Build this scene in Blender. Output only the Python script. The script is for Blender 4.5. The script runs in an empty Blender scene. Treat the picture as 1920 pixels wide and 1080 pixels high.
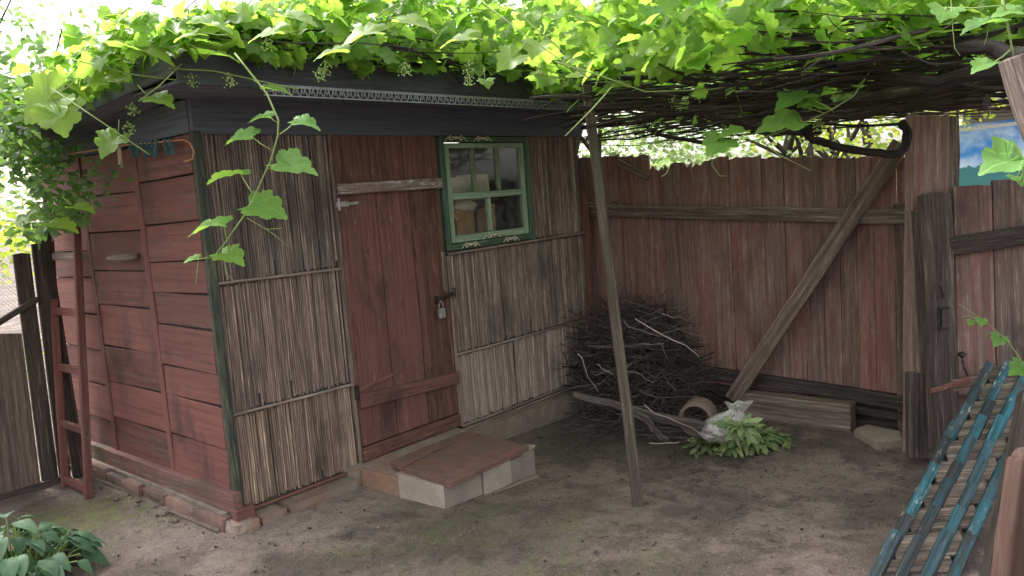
import bpy, math, random
from mathutils import Vector as V, Matrix, noise
random.seed(7)
R = random.random
def U(a, b): return a + (b - a) * R()
C = bpy.context.scene.collection
UP = V((0, 0, 1))
# ------------------------------------------------------------------ camera (calibrated from the photograph)
CAM = V((-1.95628, -3.66851, 1.55))
CX = V((0.65346933, -0.75328378, -0.07444051))      # image right
CY = V((-0.13607231, -0.02016002, -0.99049377))     # image down
CF = V((0.74462216, 0.65738659, -0.11567502))       # forward
FPX = 1507.13
def ray(px, py): return (CX * ((px - 960) / FPX) + CY * ((py - 540) / FPX) + CF)
def onx(px, py, x): r = ray(px, py); return CAM + r * ((x - CAM.x) / r.x)
def ony(px, py, y): r = ray(px, py); return CAM + r * ((y - CAM.y) / r.y)
def onz(px, py, z): r = ray(px, py); return CAM + r * ((z - CAM.z) / r.z)
def dep(px, py, d): return CAM + ray(px, py) * d
def sm(a, b, x):
    t = max(0, min(1, (x - a) / (b - a))); return t * t * (3 - 2 * t)
def gz(x, y):
    h = -0.10 * sm(0.6, 2.4, x)
    return h
def ong(px, py):
    z = 0
    for _ in range(6):
        p = onz(px, py, z); z = gz(p.x, p.y)
    return onz(px, py, z)

# ------------------------------------------------------------------ mesh builder
class MB:
    def __init__(s): s.v, s.f, s.g, s.r, s.sm = [], [], [], [], False
    def add(s, vs, fs, gs, r):
        b = len(s.v); s.v += vs; s.g += gs; s.r += [r] * len(vs)
        s.f += [tuple(b + i for i in f) for f in fs]
    def board(s, p0, p1, w, t, wd, n=1, m=1, jag=0, jag0=0, wob=0, taper=1, r=None, off=True):
        """plank from p0 to p1, width w along wd, thickness t"""
        p0, p1, wd = V(p0), V(p1), V(wd)
        a = (p1 - p0); L = a.length; a.normalize()
        wd = (wd - a * wd.dot(a)).normalized(); td = a.cross(wd)
        o = V((U(0, 50), U(0, 50), U(0, 50))) if off else V((0, 0, 0))
        vs, gs, fs = [], [], []
        ja = [U(-1, 0.2) * jag for _ in range(m + 1)]; jb = [U(-1, 1) * jag0 for _ in range(m + 1)]
        q = 2 * (m + 1)
        for i in range(n + 1):
            f = i / n; k = 1 + (taper - 1) * f
            dw = U(-wob, wob); dt = U(-wob, wob) * .6
            for side in (0, 1):
                for j in range(m + 1):
                    jj = j if side == 0 else m - j
                    x = L * f + (ja[jj] if i == n else 0) + (jb[jj] if i == 0 else 0)
                    y = (jj / m - .5) * w * k + dw; z = (-.5 if side == 0 else .5) * t * k + dt
                    vs.append(tuple(p0 + a * x + wd * y + td * z)); gs.append(tuple(V((x, y, z)) + o))
        for i in range(n):
            for j in range(q):
                k2 = (j + 1) % q
                fs.append((i * q + j, i * q + k2, (i + 1) * q + k2, (i + 1) * q + j))
        for j in range(m):
            fs.append((j + 1, j, q - 1 - j, q - 2 - j))
            b = n * q; fs.append((b + j, b + j + 1, b + q - 2 - j, b + q - 1 - j))
        s.add(vs, fs, gs, R() if r is None else r)
    def box(s, x0, x1, y0, y1, z0, z1, ax='x', r=None, **k):
        """axis aligned box, grain along ax"""
        cx, cy, cz = (x0 + x1) / 2, (y0 + y1) / 2, (z0 + z1) / 2
        if ax == 'x': s.board((x0, cy, cz), (x1, cy, cz), z1 - z0, y1 - y0, (0, 0, 1), r=r, **k)
        elif ax == 'y': s.board((cx, y0, cz), (cx, y1, cz), z1 - z0, x1 - x0, (0, 0, 1), r=r, **k)
        else: s.board((cx, cy, z0), (cx, cy, z1), x1 - x0, y1 - y0, (1, 0, 0), r=r, **k)
    def tube(s, pts, rad, n=6, r=None, cap=True):
        pts = [V(p) for p in pts]; N = len(pts)
        if not hasattr(rad, '__len__'): rad = [rad] * N
        o = V((U(0, 50), U(0, 50), U(0, 50))); vs, gs, fs = [], [], []; L = 0
        ref = None
        for i, p in enumerate(pts):
            d = (pts[min(i + 1, N - 1)] - pts[max(i - 1, 0)])
            d = d.normalized() if d.length > 1e-9 else V((0, 0, 1))
            if ref is None:
                ref = d.orthogonal().normalized()
            ref = (ref - d * ref.dot(d))
            ref = ref.normalized() if ref.length > 1e-6 else d.orthogonal().normalized()
            b = d.cross(ref)
            if i: L += (p - pts[i - 1]).length
            for k in range(n):
                a = 2 * math.pi * k / n
                vs.append(tuple(p + (ref * math.cos(a) + b * math.sin(a)) * rad[i]))
                gs.append(tuple(V((L, math.cos(a) * rad[i], math.sin(a) * rad[i])) + o))
        for i in range(N - 1):
            for k in range(n):
                k2 = (k + 1) % n
                fs.append((i * n + k, i * n + k2, (i + 1) * n + k2, (i + 1) * n + k))
        if cap:
            fs.append(tuple(range(n - 1, -1, -1))); fs.append(tuple((N - 1) * n + k for k in range(n)))
        s.add(vs, fs, gs, R() if r is None else r)
    def leaf(s, c, tip, nor, size, out, curl=.18, fold=.16, r=None):
        """leaf with petiole point c, tip direction, normal, outline list (half)"""
        tip = V(tip).normalized(); nor = V(nor); nor = (nor - tip * nor.dot(tip))
        if nor.length < 1e-5: nor = tip.orthogonal()
        nor.normalize(); sd = tip.cross(nor)
        loop = [(x, y) for x, y in out] + [(-x, y) for x, y in reversed(out[1:-1])]
        cy = .38; vs, gs, fs = [], [], []
        tw = U(-.12, .12)
        N = len(loop); ph = U(0, 6); am = U(.02, .055)
        ring = [(x * .55, cy + (y - cy) * .55) for x, y in loop]
        for i, (x, y) in enumerate([(0, cy)] + ring + loop):
            an = math.atan2(x, y + .05)
            z = fold * abs(x) - curl * y * y + tw * x * y + .03 * math.sin(9 * y + 5 * x)
            if 0 < i <= N: z += am * math.cos(an * 5) + .03 * math.sin(an * 3 + ph)
            elif i > N: z += .8 * am * math.sin(an * 4 + ph) - .03
            vs.append(tuple(V(c) + (sd * x + tip * y + nor * z) * size)); gs.append((x, y, 0))
        for i in range(N):
            j = (i + 1) % N
            fs.append((0, 1 + i, 1 + j)); fs.append((1 + i, 1 + N + i, 1 + N + j, 1 + j))
        s.add(vs, fs, gs, R() if r is None else r)
    def blob(s, c, sx, sy, sz, nu=12, nv=8, amp=.12, fr=2.0, r=None, rot=0):
        o = V((U(0, 50), U(0, 50), U(0, 50))); vs, gs, fs = [], [], []
        M = Matrix.Rotation(rot, 3, 'Z')
        for j in range(nv + 1):
            th = math.pi * j / nv
            for i in range(nu):
                ph = 2 * math.pi * i / nu
                d = V((math.sin(th) * math.cos(ph), math.sin(th) * math.sin(ph), math.cos(th)))
                k = 1 + amp * noise.noise(d * fr + o)
                vs.append(tuple(V(c) + M @ V((d.x * sx * k, d.y * sy * k, d.z * sz * k)))); gs.append(tuple(d * sx + o))
        for j in range(nv):
            for i in range(nu):
                i2 = (i + 1) % nu
                fs.append((j * nu + i, j * nu + i2, (j + 1) * nu + i2, (j + 1) * nu + i))
        s.add(vs, fs, gs, R() if r is None else r)
    def build(s, name, mat, parent=None, bevel=0, smooth=False, seg=1):
        me = bpy.data.meshes.new(name); me.from_pydata(s.v, [], s.f); me.update()
        a = me.attributes.new('gc', 'FLOAT_VECTOR', 'POINT'); a.data.foreach_set('vector', [c for g in s.g for c in g])
        b = me.attributes.new('rnd', 'FLOAT', 'POINT'); b.data.foreach_set('value', s.r)
        me.materials.append(mat)
        if smooth: me.polygons.foreach_set('use_smooth', [True] * len(me.polygons))
        o = bpy.data.objects.new(name, me); C.objects.link(o)
        if parent:
            o.parent = parent; o.matrix_parent_inverse = parent.matrix_world.inverted()
        if bevel:
            md = o.modifiers.new('bevel', 'BEVEL'); md.width = bevel; md.segments = seg; md.limit_method = 'ANGLE'; md.angle_limit = .7
        return o
def thing(name, label, cat, loc, group=None):
    o = bpy.data.objects.new(name, None); C.objects.link(o); o.location = loc; o.empty_display_size = .1
    o['label'] = label; o['category'] = cat
    if group: o['group'] = group
    bpy.context.view_layer.update()
    return o
def tag(o, label, cat, group=None):
    o['label'] = label; o['category'] = cat
    if group: o['group'] = group
    return o

# ------------------------------------------------------------------ materials
class NT:
    def __init__(s, name):
        s.m = bpy.data.materials.new(name); s.m.use_nodes = True; s.t = s.m.node_tree; s.t.nodes.clear()
        s.out = s.t.nodes.new('ShaderNodeOutputMaterial')
    def n(s, typ, ins=None, **k):
        nd = s.t.nodes.new(typ)
        for a, b in k.items(): setattr(nd, a, b)
        for a, b in (ins or {}).items():
            if isinstance(b, bpy.types.NodeSocket): s.t.links.new(b, nd.inputs[a])
            else: nd.inputs[a].default_value = b
        return nd
    def attr(s, name, o='Vector'): return s.n('ShaderNodeAttribute', attribute_name=name).outputs[o]
    def noise(s, vec, sc, det=4, ro=.6, scale3=None, dist=0):
        if scale3: vec = s.n('ShaderNodeMapping', {'Vector': vec, 'Scale': scale3}).outputs[0]
        return s.n('ShaderNodeTexNoise', {'Vector': vec, 'Scale': sc, 'Detail': det, 'Roughness': ro, 'Distortion': dist}).outputs['Fac']
    def ramp(s, fac, a, b, ca=(0, 0, 0, 1), cb=(1, 1, 1, 1)):
        r = s.n('ShaderNodeValToRGB', {'Fac': fac}); e = r.color_ramp.elements
        e[0].position, e[1].position = a, b; e[0].color, e[1].color = ca, cb
        return r.outputs[0]
    def mix(s, fac, a, b, bt='MIX'):
        nd = s.n('ShaderNodeMix', data_type='RGBA', blend_type=bt)
        for i, x in ((0, fac), (6, a), (7, b)):
            if isinstance(x, bpy.types.NodeSocket): s.t.links.new(x, nd.inputs[i])
            else: nd.inputs[i].default_value = (*x, 1) if (i and len(x) == 3) else x
        return nd.outputs[2]
    def math(s, op, a, b=0.0, c=0.0):
        nd = s.n('ShaderNodeMath', operation=op)
        for i, x in enumerate((a, b, c)):
            if isinstance(x, bpy.types.NodeSocket): s.t.links.new(x, nd.inputs[i])
            else: nd.inputs[i].default_value = x
        return nd.outputs[0]
    def bump(s, h, st=.5, d=.004): return s.n('ShaderNodeBump', {'Height': h, 'Strength': st, 'Distance': d}).outputs[0]
    def finish(s, col, rough=.85, nor=None, spec=.3, metal=0):
        ins = {'Roughness': rough, 'Specular IOR Level': spec, 'Metallic': metal}
        b = s.n('ShaderNodeBsdfPrincipled', ins)
        if isinstance(col, bpy.types.NodeSocket): s.t.links.new(col, b.inputs['Base Color'])
        else: b.inputs['Base Color'].default_value = (*col, 1)
        if nor: s.t.links.new(nor, b.inputs['Normal'])
        s.t.links.new(b.outputs[0], s.out.inputs[0]); return s.m
def wood(name, light, dark, paint=None, cover=.5, flecks=None, fl=.62, vary=.35, rough=.85, fine=1.0, bstr=.6, soot=None, sootcov=.5):
    t = NT(name); g = t.attr('gc'); r = t.attr('rnd', 'Fac')
    gr = t.noise(g, 1, 6, .65, (2.5 * fine, 70 * fine, 70 * fine), .3)
    bl = t.noise(g, 1, 4, .6, (1.6, 9, 9))
    spot = t.noise(g, 1, 5, .7, (9, 45, 45))
    col = t.mix(t.ramp(gr, .40, .60), dark, light)
    chip = t.noise(g, 1, 5, .7, (5, 110, 110))
    col = t.mix(t.math('MULTIPLY', t.ramp(chip, .56, .64), .55), col, tuple(min(1, c * 1.35 + .01) for c in light))
    col = t.mix(t.math('MULTIPLY', t.ramp(chip, .44, .36), .6), col, tuple(c * .7 for c in dark))
    nd = col
    if paint:
        p1, p2 = paint
        pc = t.mix(t.ramp(bl, .3, .7), p1, p2)
        pc = t.mix(t.ramp(gr, .36, .54), tuple(c * .6 for c in p1), pc)
        w = t.math('ADD', t.math('MULTIPLY', bl, .45), t.math('MULTIPLY', spot, .55))
        w = t.math('ADD', w, t.math('MULTIPLY', t.math('SUBTRACT', r, .5), .16))
        k = 1 - cover
        nd = t.mix(t.ramp(w, .22 + k * .5, .30 + k * .5 + .05), col, pc)
    if flecks:
        f = t.noise(g, 1, 8, .8, (14, 60, 60))
        b2 = t.noise(g, 1, 3, .5, (2.2, 5, 5))
        ff = t.math('MULTIPLY', t.ramp(f, fl, fl + .05), t.ramp(b2, .45, .62))
        nd = t.mix(ff, nd, flecks)
    if soot:
        b3 = t.noise(t.n('ShaderNodeNewGeometry').outputs['Position'], 1, 6, .65, (3.2, 3.2, 1.7))
        nd = t.mix(t.math('MULTIPLY', t.ramp(b3, .62 - sootcov * .3, .78 - sootcov * .3), .8), nd, soot)
    hv = t.math('ADD', t.math('MULTIPLY', r, 2 * vary), 1 - vary)
    nd = t.n('ShaderNodeHueSaturation', {'Hue': .5, 'Saturation': 1.0, 'Value': hv, 'Color': nd}).outputs[0]
    h = t.math('ADD', gr, t.math('MULTIPLY', spot, .5))
    return t.finish(nd, rough, t.bump(h, bstr, .004), .25)
def leafmat(name, c1, c2, t1, t2, mixf=.5, veins=True, gloss=.45):
    t = NT(name); g = t.attr('gc'); r = t.attr('rnd', 'Fac')
    sep = t.n('ShaderNodeSeparateXYZ', {'Vector': g})
    x, y = sep.outputs[0], sep.outputs[1]
    pos = t.n('ShaderNodeNewGeometry').outputs['Position']
    bl = t.noise(pos, 14, 3, .6)
    r2 = t.math('ADD', t.math('MULTIPLY', r, .8), t.math('MULTIPLY', bl, .3))
    dc = t.mix(t.ramp(r2, .1, .95), c1, c2); tc = t.mix(t.ramp(r2, .1, .95), t1, t2)
    if veins:
        a = t.math('ARCTAN2', x, t.math('ADD', y, .001))
        pp = t.math('ABSOLUTE', t.math('SUBTRACT', t.math('MODULO', t.math('ADD', t.math('ABSOLUTE', a), .36), .72), .36))
        rad = t.math('SQRT', t.math('ADD', t.math('MULTIPLY', x, x), t.math('MULTIPLY', y, y)))
        d = t.math('MULTIPLY', pp, rad)
        v = t.math('LESS_THAN', d, .014)
        dc = t.mix(t.math('MULTIPLY', v, .5), dc, tuple(min(1, c * 1.9 + .03) for c in c2))
        tc = t.mix(t.math('MULTIPLY', v, .4), tc, tuple(c * .6 for c in t1))
    p = t.n('ShaderNodeBsdfPrincipled', {'Base Color': dc, 'Roughness': gloss, 'Specular IOR Level': .32})
    q = t.n('ShaderNodeBsdfTranslucent', {'Color': tc})
    mx = t.n('ShaderNodeMixShader', {'Fac': mixf, 1: p.outputs[0], 2: q.outputs[0]})
    t.t.links.new(mx.outputs[0], t.out.inputs[0]); return t.m
def stone(name, c1, c2, c3, sc=6, rough=.9, bs=.7, stain=None):
    t = NT(name); g = t.n('ShaderNodeNewGeometry').outputs['Position']; r = t.attr('rnd', 'Fac')
    a = t.noise(g, sc, 6, .65); b = t.noise(g, sc * 9, 5, .7)
    col = t.mix(t.ramp(a, .35, .65), c1, c2); col = t.mix(t.ramp(b, .55, .72), col, c3)
    if stain: col = t.mix(t.ramp(t.noise(g, sc * .6, 4, .6), .5, .64), col, stain)
    hv = t.math('ADD', t.math('MULTIPLY', r, .4), .8)
    col = t.n('ShaderNodeHueSaturation', {'Value': hv, 'Color': col}).outputs[0]
    return t.finish(col, rough, t.bump(t.math('ADD', a, t.math('MULTIPLY', b, .4)), bs, .012), .25)
def plain(name, col, rough=.6, metal=0, var=.3, sc=20):
    t = NT(name); g = t.n('ShaderNodeNewGeometry').outputs['Position']
    a = t.noise(g, sc, 5, .65)
    c = t.mix(t.ramp(a, .3, .7), tuple(x * (1 - var) for x in col), tuple(min(1, x * (1 + var)) for x in col))
    return t.finish(c, rough, t.bump(a, .3, .003), .35, metal)

RED1, RED2 = (.20, .062, .052), (.115, .042, .038)
M = {}
M['panel'] = wood('red_panel_paint', (.16, .10, .085), (.07, .045, .04), ((.165, .066, .055), (.118, .051, .044)), .82, (.36, .27, .25), .66, .16, .8, .5, .35, (.05, .028, .026), .28)
M['trimred'] = wood('red_trim_paint', (.2, .14, .12), (.07, .05, .045), ((.155, .070, .058), (.11, .050, .043)), .74, (.4, .32, .29), .64, .2)
M['door'] = wood('door_red_paint', (.25, .12, .085), (.06, .03, .028), ((.160, .068, .058), (.108, .053, .048)), .64, (.34, .20, .165), .60, .18, .8, .8, .6, (.03, .018, .018), .3)
M['ledge'] = wood('door_ledge_wood', (.42, .36, .34), (.12, .09, .085), ((.19, .085, .075), (.13, .062, .058)), .5, (.42, .42, .44), .53, .12)
M['reed_dark'] = wood('reed_dark_weathered', (.36, .285, .245), (.098, .080, .074), None, 0, (.04, .032, .03), .64, .34, .85, .8, .5, (.055, .042, .040), .42)
M['reed_mid'] = wood('reed_mid_weathered', (.43, .33, .275), (.13, .098, .088), None, 0, (.05, .04, .038), .64, .30, .85, .8, .5, (.06, .048, .046), .32)
M['reed_pale'] = wood('reed_pale_weathered', (.52, .41, .355), (.215, .165, .145), None, 0, (.05, .04, .036), .62, .32, .85, .8, .5, (.08, .062, .058), .22)
M['reed_straw'] = wood('reed_straw_weathered', (.46, .35, .26), (.16, .115, .092), None, 0, (.04, .03, .03), .64, .38, .85, .8, .5, (.07, .055, .05), .2)
M['batten'] = wood('batten_wood', (.36, .285, .245), (.14, .105, .09), None, 0, None, .6, .2)
M['fence'] = wood('fence_board_paint', (.36, .255, .222), (.18, .122, .106), ((.245, .112, .092), (.185, .094, .082)), .55, (.40, .33, .30), .64, .24, .88, .6, .7, (.085, .058, .052), .22)
M['greywood'] = wood('grey_weathered_wood', (.30, .235, .20), (.09, .07, .062), None, 0, None, .6, .22, .9, .7, .9, (.07, .075, .055), .2)
M['brown'] = wood('brown_plank_wood', (.30, .225, .185), (.11, .082, .07), None, 0, None, .6, .2, .9, .5, .6, (.04, .03, .028), .25)
M['darkwood'] = wood('dark_old_wood', (.115, .092, .080), (.032, .026, .024), None, 0, None, .6, .3, .9, .7, .9)
M['gate'] = wood('gate_board_paint', (.28, .205, .175), (.10, .072, .064), ((.185, .085, .073), (.135, .07, .062)), .5, None, .6, .2, .9, .6, .7, (.045, .036, .032), .4)
M['soffit'] = wood('eave_dark_paint', (.085, .090, .108), (.055, .058, .072), ((.086, .095, .118), (.068, .076, .096)), .8, None, .6, .25, .85)
M['soff2'] = wood('soffit_shade_lifted_grey', (.13, .135, .16), (.09, .095, .115), ((.125, .135, .165), (.10, .11, .135)), .8, None, .6, .2, .85)  # lighter copy of the eave paint, brightness painted in against the underside's shade
M['frieze'] = wood('frieze_shade_lifted_blue_grey', (.11, .115, .14), (.07, .075, .095), ((.105, .115, .145), (.085, .095, .122)), .8, None, .6, .2, .85)  # eave paint made lighter, offsetting the eave shade in the colour itself
M['casing'] = wood('casing_green_paint', (.22, .24, .18), (.08, .08, .06), ((.045, .090, .062), (.07, .125, .085)), .78, (.3, .34, .26), .64, .12, .7)
M['green'] = wood('green_sash_paint', (.30, .30, .22), (.10, .10, .08), ((.20, .285, .20), (.27, .355, .26)), .80, (.48, .50, .42), .62, .12, .7)
M['dgreen'] = wood('dark_green_paint', (.16, .16, .11), (.05, .05, .04), ((.024, .033, .027), (.036, .048, .038)), .62, (.2, .24, .18), .68, .12, .7)
M['pole'] = wood('pole_green_grey_wood', (.125, .108, .082), (.05, .044, .034), None, 0, None, .6, .1, .9, .6, .7)
M['ladder'] = wood('ladder_red_paint', (.30, .20, .16), (.10, .065, .05), ((.155, .060, .050), (.11, .045, .04)), .76, (.42, .36, .30), .62, .12)
M['blue'] = wood('turquoise_slat_paint', (.075, .08, .078), (.018, .022, .025), ((.009, .036, .045), (.021, .098, .128)), .58, (.22, .23, .21), .57, .5, .7, .7, .7)
M['palebat'] = wood('pale_crossbar_wood', (.34, .275, .215), (.09, .072, .06), None, 0, (.10, .08, .06), .6, .3, .9, .7, .6)
M['orangewood'] = wood('orange_brown_beam_paint', (.085, .055, .042), (.04, .024, .019), ((.050, .025, .018), (.038, .020, .016)), .6, (.085, .058, .046), .6, .1, .8)
M['bark'] = wood('vine_bark', (.085, .071, .062), (.018, .016, .015), None, 0, None, .6, .45, .95, 1, 1)
M['twig'] = wood('dry_twig_bark', (.150, .115, .105), (.036, .028, .029), None, 0, None, .6, .7, .9, 1, .5)
M['paletwig'] = wood('pale_stripped_twig', (.36, .31, .285), (.15, .12, .11), None, 0, None, .6, .25, .9, 1, .4)
M['log'] = wood('log_bark', (.13, .108, .095), (.035, .028, .026), None, 0, None, .6, .2, .95, .8, 1)
M['stem'] = wood('green_vine_stem', (.33, .42, .14), (.17, .25, .07), None, 0, None, .6, .2, .6)
M['leaf'] = leafmat('grape_leaf', (.070, .16, .028), (.13, .23, .035), (.28, .56, .07), (.50, .74, .10), .58)
M['leaf_hero'] = leafmat('grape_leaf_close', (.055, .16, .035), (.12, .26, .05), (.17, .40, .06), (.40, .62, .09), .45)
M['leaf_tree'] = leafmat('shrub_leaf', (.040, .095, .035), (.090, .165, .055), (.13, .28, .05), (.28, .46, .10), .4, False, .4)
M['leaf_back'] = leafmat('background_leaf', (.06, .12, .045), (.12, .20, .07), (.24, .40, .12), (.42, .56, .20), .5, False, .5)
M['leaf_lime'] = leafmat('sunlit_lime_leaf', (.12, .22, .035), (.28, .32, .05), (.40, .58, .06), (.60, .62, .08), .5, False, .5)
M['leaf_hosta'] = leafmat('hosta_leaf', (.045, .100, .055), (.085, .160, .088), (.08, .18, .07), (.12, .24, .10), .2, False, .62)
M['leaf_cut'] = leafmat('cut_greens_leaf', (.095, .165, .06), (.30, .36, .17), (.16, .27, .07), (.32, .40, .13), .3, False, .55)
M['concrete'] = stone('plinth_concrete', (.25, .205, .172), (.17, .135, .115), (.31, .265, .23), 6, .9, .9, (.215, .14, .105))
M['brick'] = stone('plinth_old_brick', (.15, .085, .068), (.11, .075, .062), (.24, .20, .17), 9, .92, 1.0, (.07, .055, .05))
M['mortar'] = stone('rough_mortar', (.15, .125, .105), (.09, .075, .065), (.22, .19, .16), 12, .95, 1.0)
M['rust'] = stone('rusty_slab', (.165, .085, .064), (.10, .062, .052), (.25, .14, .105), 16, .9, 1.0, (.11, .08, .07))
M['tile'] = stone('grey_tile', (.215, .19, .160), (.155, .137, .115), (.25, .225, .195), 8, .75, .3)
M['paletile'] = stone('pale_tile', (.31, .285, .24), (.23, .21, .175), (.37, .345, .30), 10, .8, .3)
M['beige'] = stone('beige_board', (.27, .232, .19), (.20, .168, .138), (.32, .28, .235), 7, .85, .25)
M['terra'] = stone('terracotta_facing', (.25, .15, .105), (.19, .115, .085), (.29, .22, .17), 4, .85, .4)
M['slabstone'] = stone('flat_stone', (.26, .22, .18), (.2, .17, .14), (.32, .28, .23), 9)
M['lace'] = plain('lace_trim_grey', (.21, .235, .26), .6, 0, .25, 12)
M['iron'] = plain('dark_iron', (.045, .038, .036), .55, .7, .4, 40)
M['steel'] = plain('dull_steel', (.30, .29, .28), .5, .7, .3, 40)
M['cream'] = plain('cream_ornament', (.50, .45, .32), .7, 0, .35, 60)
M['wire'] = plain('orange_wire', (.40, .17, .085), .5)
M['peg'] = plain('teal_peg_plastic', (.03, .085, .10), .5)
M['pegwood'] = plain('pale_wood_peg', (.45, .36, .27), .8)
M['mesh'] = plain('galvanised_mesh', (.45, .48, .42), .5, .5)
M['felt'] = stone('roof_felt', (.05, .048, .046), (.07, .066, .06), (.09, .08, .075), 8)
M['card'] = plain('cardboard_brown', (.50, .27, .15), .9, 0, .2, 6)
M['cloth'] = plain('pale_beige_cloth', (.66, .57, .47), .95, 0, .15, 10)
M['inside'] = plain('shed_inside_dark', (.06, .055, .055), .9)
M['plaster'] = stone('pale_plaster', (.42, .39, .33), (.36, .33, .28), (.46, .43, .38), 2, .9, .2)
M['whitetrim'] = plain('white_trim_paint', (.62, .62, .60), .7, 0, .1, 8)
M['clay'] = stone('clay_pipe', (.16, .12, .10), (.12, .09, .08), (.2, .16, .14), 9)
# clear-ish glass
t = NT('window_glass'); fr = t.math('ADD', .035, t.math('MULTIPLY', t.math('POWER', t.n('ShaderNodeLayerWeight', {'Blend': .5}).outputs['Facing'], 4.0), .5))
dirt = t.noise(t.n('ShaderNodeNewGeometry').outputs['Position'], 9, 5, .6)
a = t.n('ShaderNodeBsdfTransparent', {'Color': (.86, .88, .86, 1)}); b = t.n('ShaderNodeBsdfGlossy', {'Roughness': .06})
c = t.n('ShaderNodeBsdfDiffuse', {'Color': (.26, .27, .27, 1)})
m1 = t.n('ShaderNodeMixShader', {'Fac': t.math('MULTIPLY', t.ramp(dirt, .35, .85), .26), 1: a.outputs[0], 2: c.outputs[0]})
m2 = t.n('ShaderNodeMixShader', {'Fac': fr, 1: m1.outputs[0], 2: b.outputs[0]}); t.t.links.new(m2.outputs[0], t.out.inputs[0]); M['glass'] = t.m
t = NT('clear_plastic_film'); a = t.n('ShaderNodeBsdfTransparent', {'Color': (.9, .9, .88, 1)}); b = t.n('ShaderNodeBsdfGlossy', {'Roughness': .12, 'Color': (.95, .95, .95, 1)})
c = t.n('ShaderNodeBsdfDiffuse', {'Color': (.62, .60, .58, 1)}); d = t.n('ShaderNodeBsdfTranslucent', {'Color': (.6, .58, .56, 1)})
cr = t.noise(t.attr('gc'), 26, 5, .7)
bm = t.bump(cr, .5, .006); t.t.links.new(bm, b.inputs['Normal'])
m0 = t.n('ShaderNodeMixShader', {'Fac': .4, 1: c.outputs[0], 2: d.outputs[0]})
m1 = t.n('ShaderNodeMixShader', {'Fac': t.math('ADD', .12, t.math('MULTIPLY', cr, .55)), 1: a.outputs[0], 2: m0.outputs[0]})
m2 = t.n('ShaderNodeMixShader', {'Fac': .16, 1: m1.outputs[0], 2: b.outputs[0]}); t.t.links.new(m2.outputs[0], t.out.inputs[0]); M['film'] = t.m
# painted sky picture on the neighbour's wall
t = NT('painted_sky_panel'); g = t.attr('gc'); z = t.n('ShaderNodeSeparateXYZ', {'Vector': g}).outputs[1]
cl = t.noise(g, 1, 6, .65, (2.4, 4.5, 4))
col = t.mix(t.ramp(cl, .42, .68), (.05, .24, .60), (.60, .74, .84))
tr = t.noise(g, 1, 4, .6, (9, 4, 4))
k = t.math('ADD', z, t.math('MULTIPLY', tr, .16))
col = t.mix(t.ramp(k, -.14, -.06, (1, 1, 1, 1), (0, 0, 0, 1)), col, (.05, .20, .20)); M['mural'] = t.finish(col, .6)
# ground
t = NT('packed_earth'); g = t.n('ShaderNodeNewGeometry').outputs['Position']
s3 = t.n('ShaderNodeSeparateXYZ', {'Vector': g}); X, Y = s3.outputs[0], s3.outputs[1]
big = t.noise(g, 1.3, 5, .6); mid = t.noise(g, 6, 6, .65); fin = t.noise(g, 60, 5, .75); grit = t.noise(g, 170, 3, .6)
col = t.mix(t.ramp(mid, .42, .60), (.060, .047, .043), (.162, .125, .109))
st_ = t.noise(g, 1, 6, .72, (16, 16, 16), .6)
col = t.mix(t.math('MULTIPLY', t.ramp(st_, .52, .60), .6), col, (.060, .047, .043))
col = t.mix(t.math('MULTIPLY', t.ramp(st_, .45, .38), .5), col, (.25, .192, .168))
col = t.mix(t.ramp(big, .42, .60), t.mix(.45, col, (.075, .062, .052)), col)
pt_ = t.noise(g, 1.7, 9, .72)
col = t.mix(t.ramp(pt_, .47, .55), t.mix(.6, col, (.052, .042, .039)), t.mix(.20, col, (.23, .185, .155)))
# worn concrete apron beside the plinth
wob = t.math('MULTIPLY', t.math('SUBTRACT', big, .5), .55)
ap = t.math('MULTIPLY', t.ramp(t.math('ADD', Y, wob), .42, .50), t.ramp(t.math('SUBTRACT', 1.12, t.math('ADD', X, wob)), .0, .12))
ap2 = t.math('MULTIPLY', t.ramp(t.math('ADD', t.math('ADD', Y, .95), wob), .40, .52), t.ramp(t.math('SUBTRACT', .95, t.math('ADD', X, wob)), .0, .12))
conc = t.mix(t.ramp(st_, .38, .62), (.245, .198, .176), (.145, .116, .104))
ap2 = t.math('MULTIPLY', ap2, t.ramp(t.math('ADD', t.math('ADD', X, .62), wob), .10, .24))
apm = t.math('MULTIPLY', ap2, t.ramp(t.noise(g, 2.2, 5, .62), .40, .50))
col = t.mix(t.math('MULTIPLY', apm, .85), col, conc)
# moss and pale grains
ms = t.noise(g, 2.7, 6, .7)
def disc(cx, cy, r0, r1):
    dx = t.math('SUBTRACT', X, cx); dy = t.math('SUBTRACT', Y, cy)
    d = t.math('SQRT', t.math('ADD', t.math('MULTIPLY', dx, dx), t.math('MULTIPLY', dy, dy)))
    return t.ramp(d, r0, r1, (1, 1, 1, 1), (0, 0, 0, 1))
m_a = t.math('MULTIPLY', disc(-.50, .80, .2, .6), t.ramp(ms, .40, .52))
m_b = t.math('MULTIPLY', disc(.55, -1.35, .3, 1.0), t.ramp(ms, .42, .60))
m_c = t.math('MULTIPLY', disc(-.2, -.9, .2, .8), t.ramp(ms, .46, .62))
mm = t.math('MAXIMUM', m_a, t.math('MULTIPLY', t.math('MAXIMUM', m_b, m_c), .55))
col = t.mix(t.math('MULTIPLY', mm, t.ramp(fin, .35, .55)), col, (.115, .145, .025))
dk = t.math('MAXIMUM', t.math('MAXIMUM', disc(2.6, -.7, .5, 1.25), t.math('MULTIPLY', disc(-.85, .65, .45, 1.05), 1.0)), t.math('MULTIPLY', disc(.7, -1.15, .1, .8), .7))  # second disc paints shade of trees and objects into the soil colour
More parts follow.
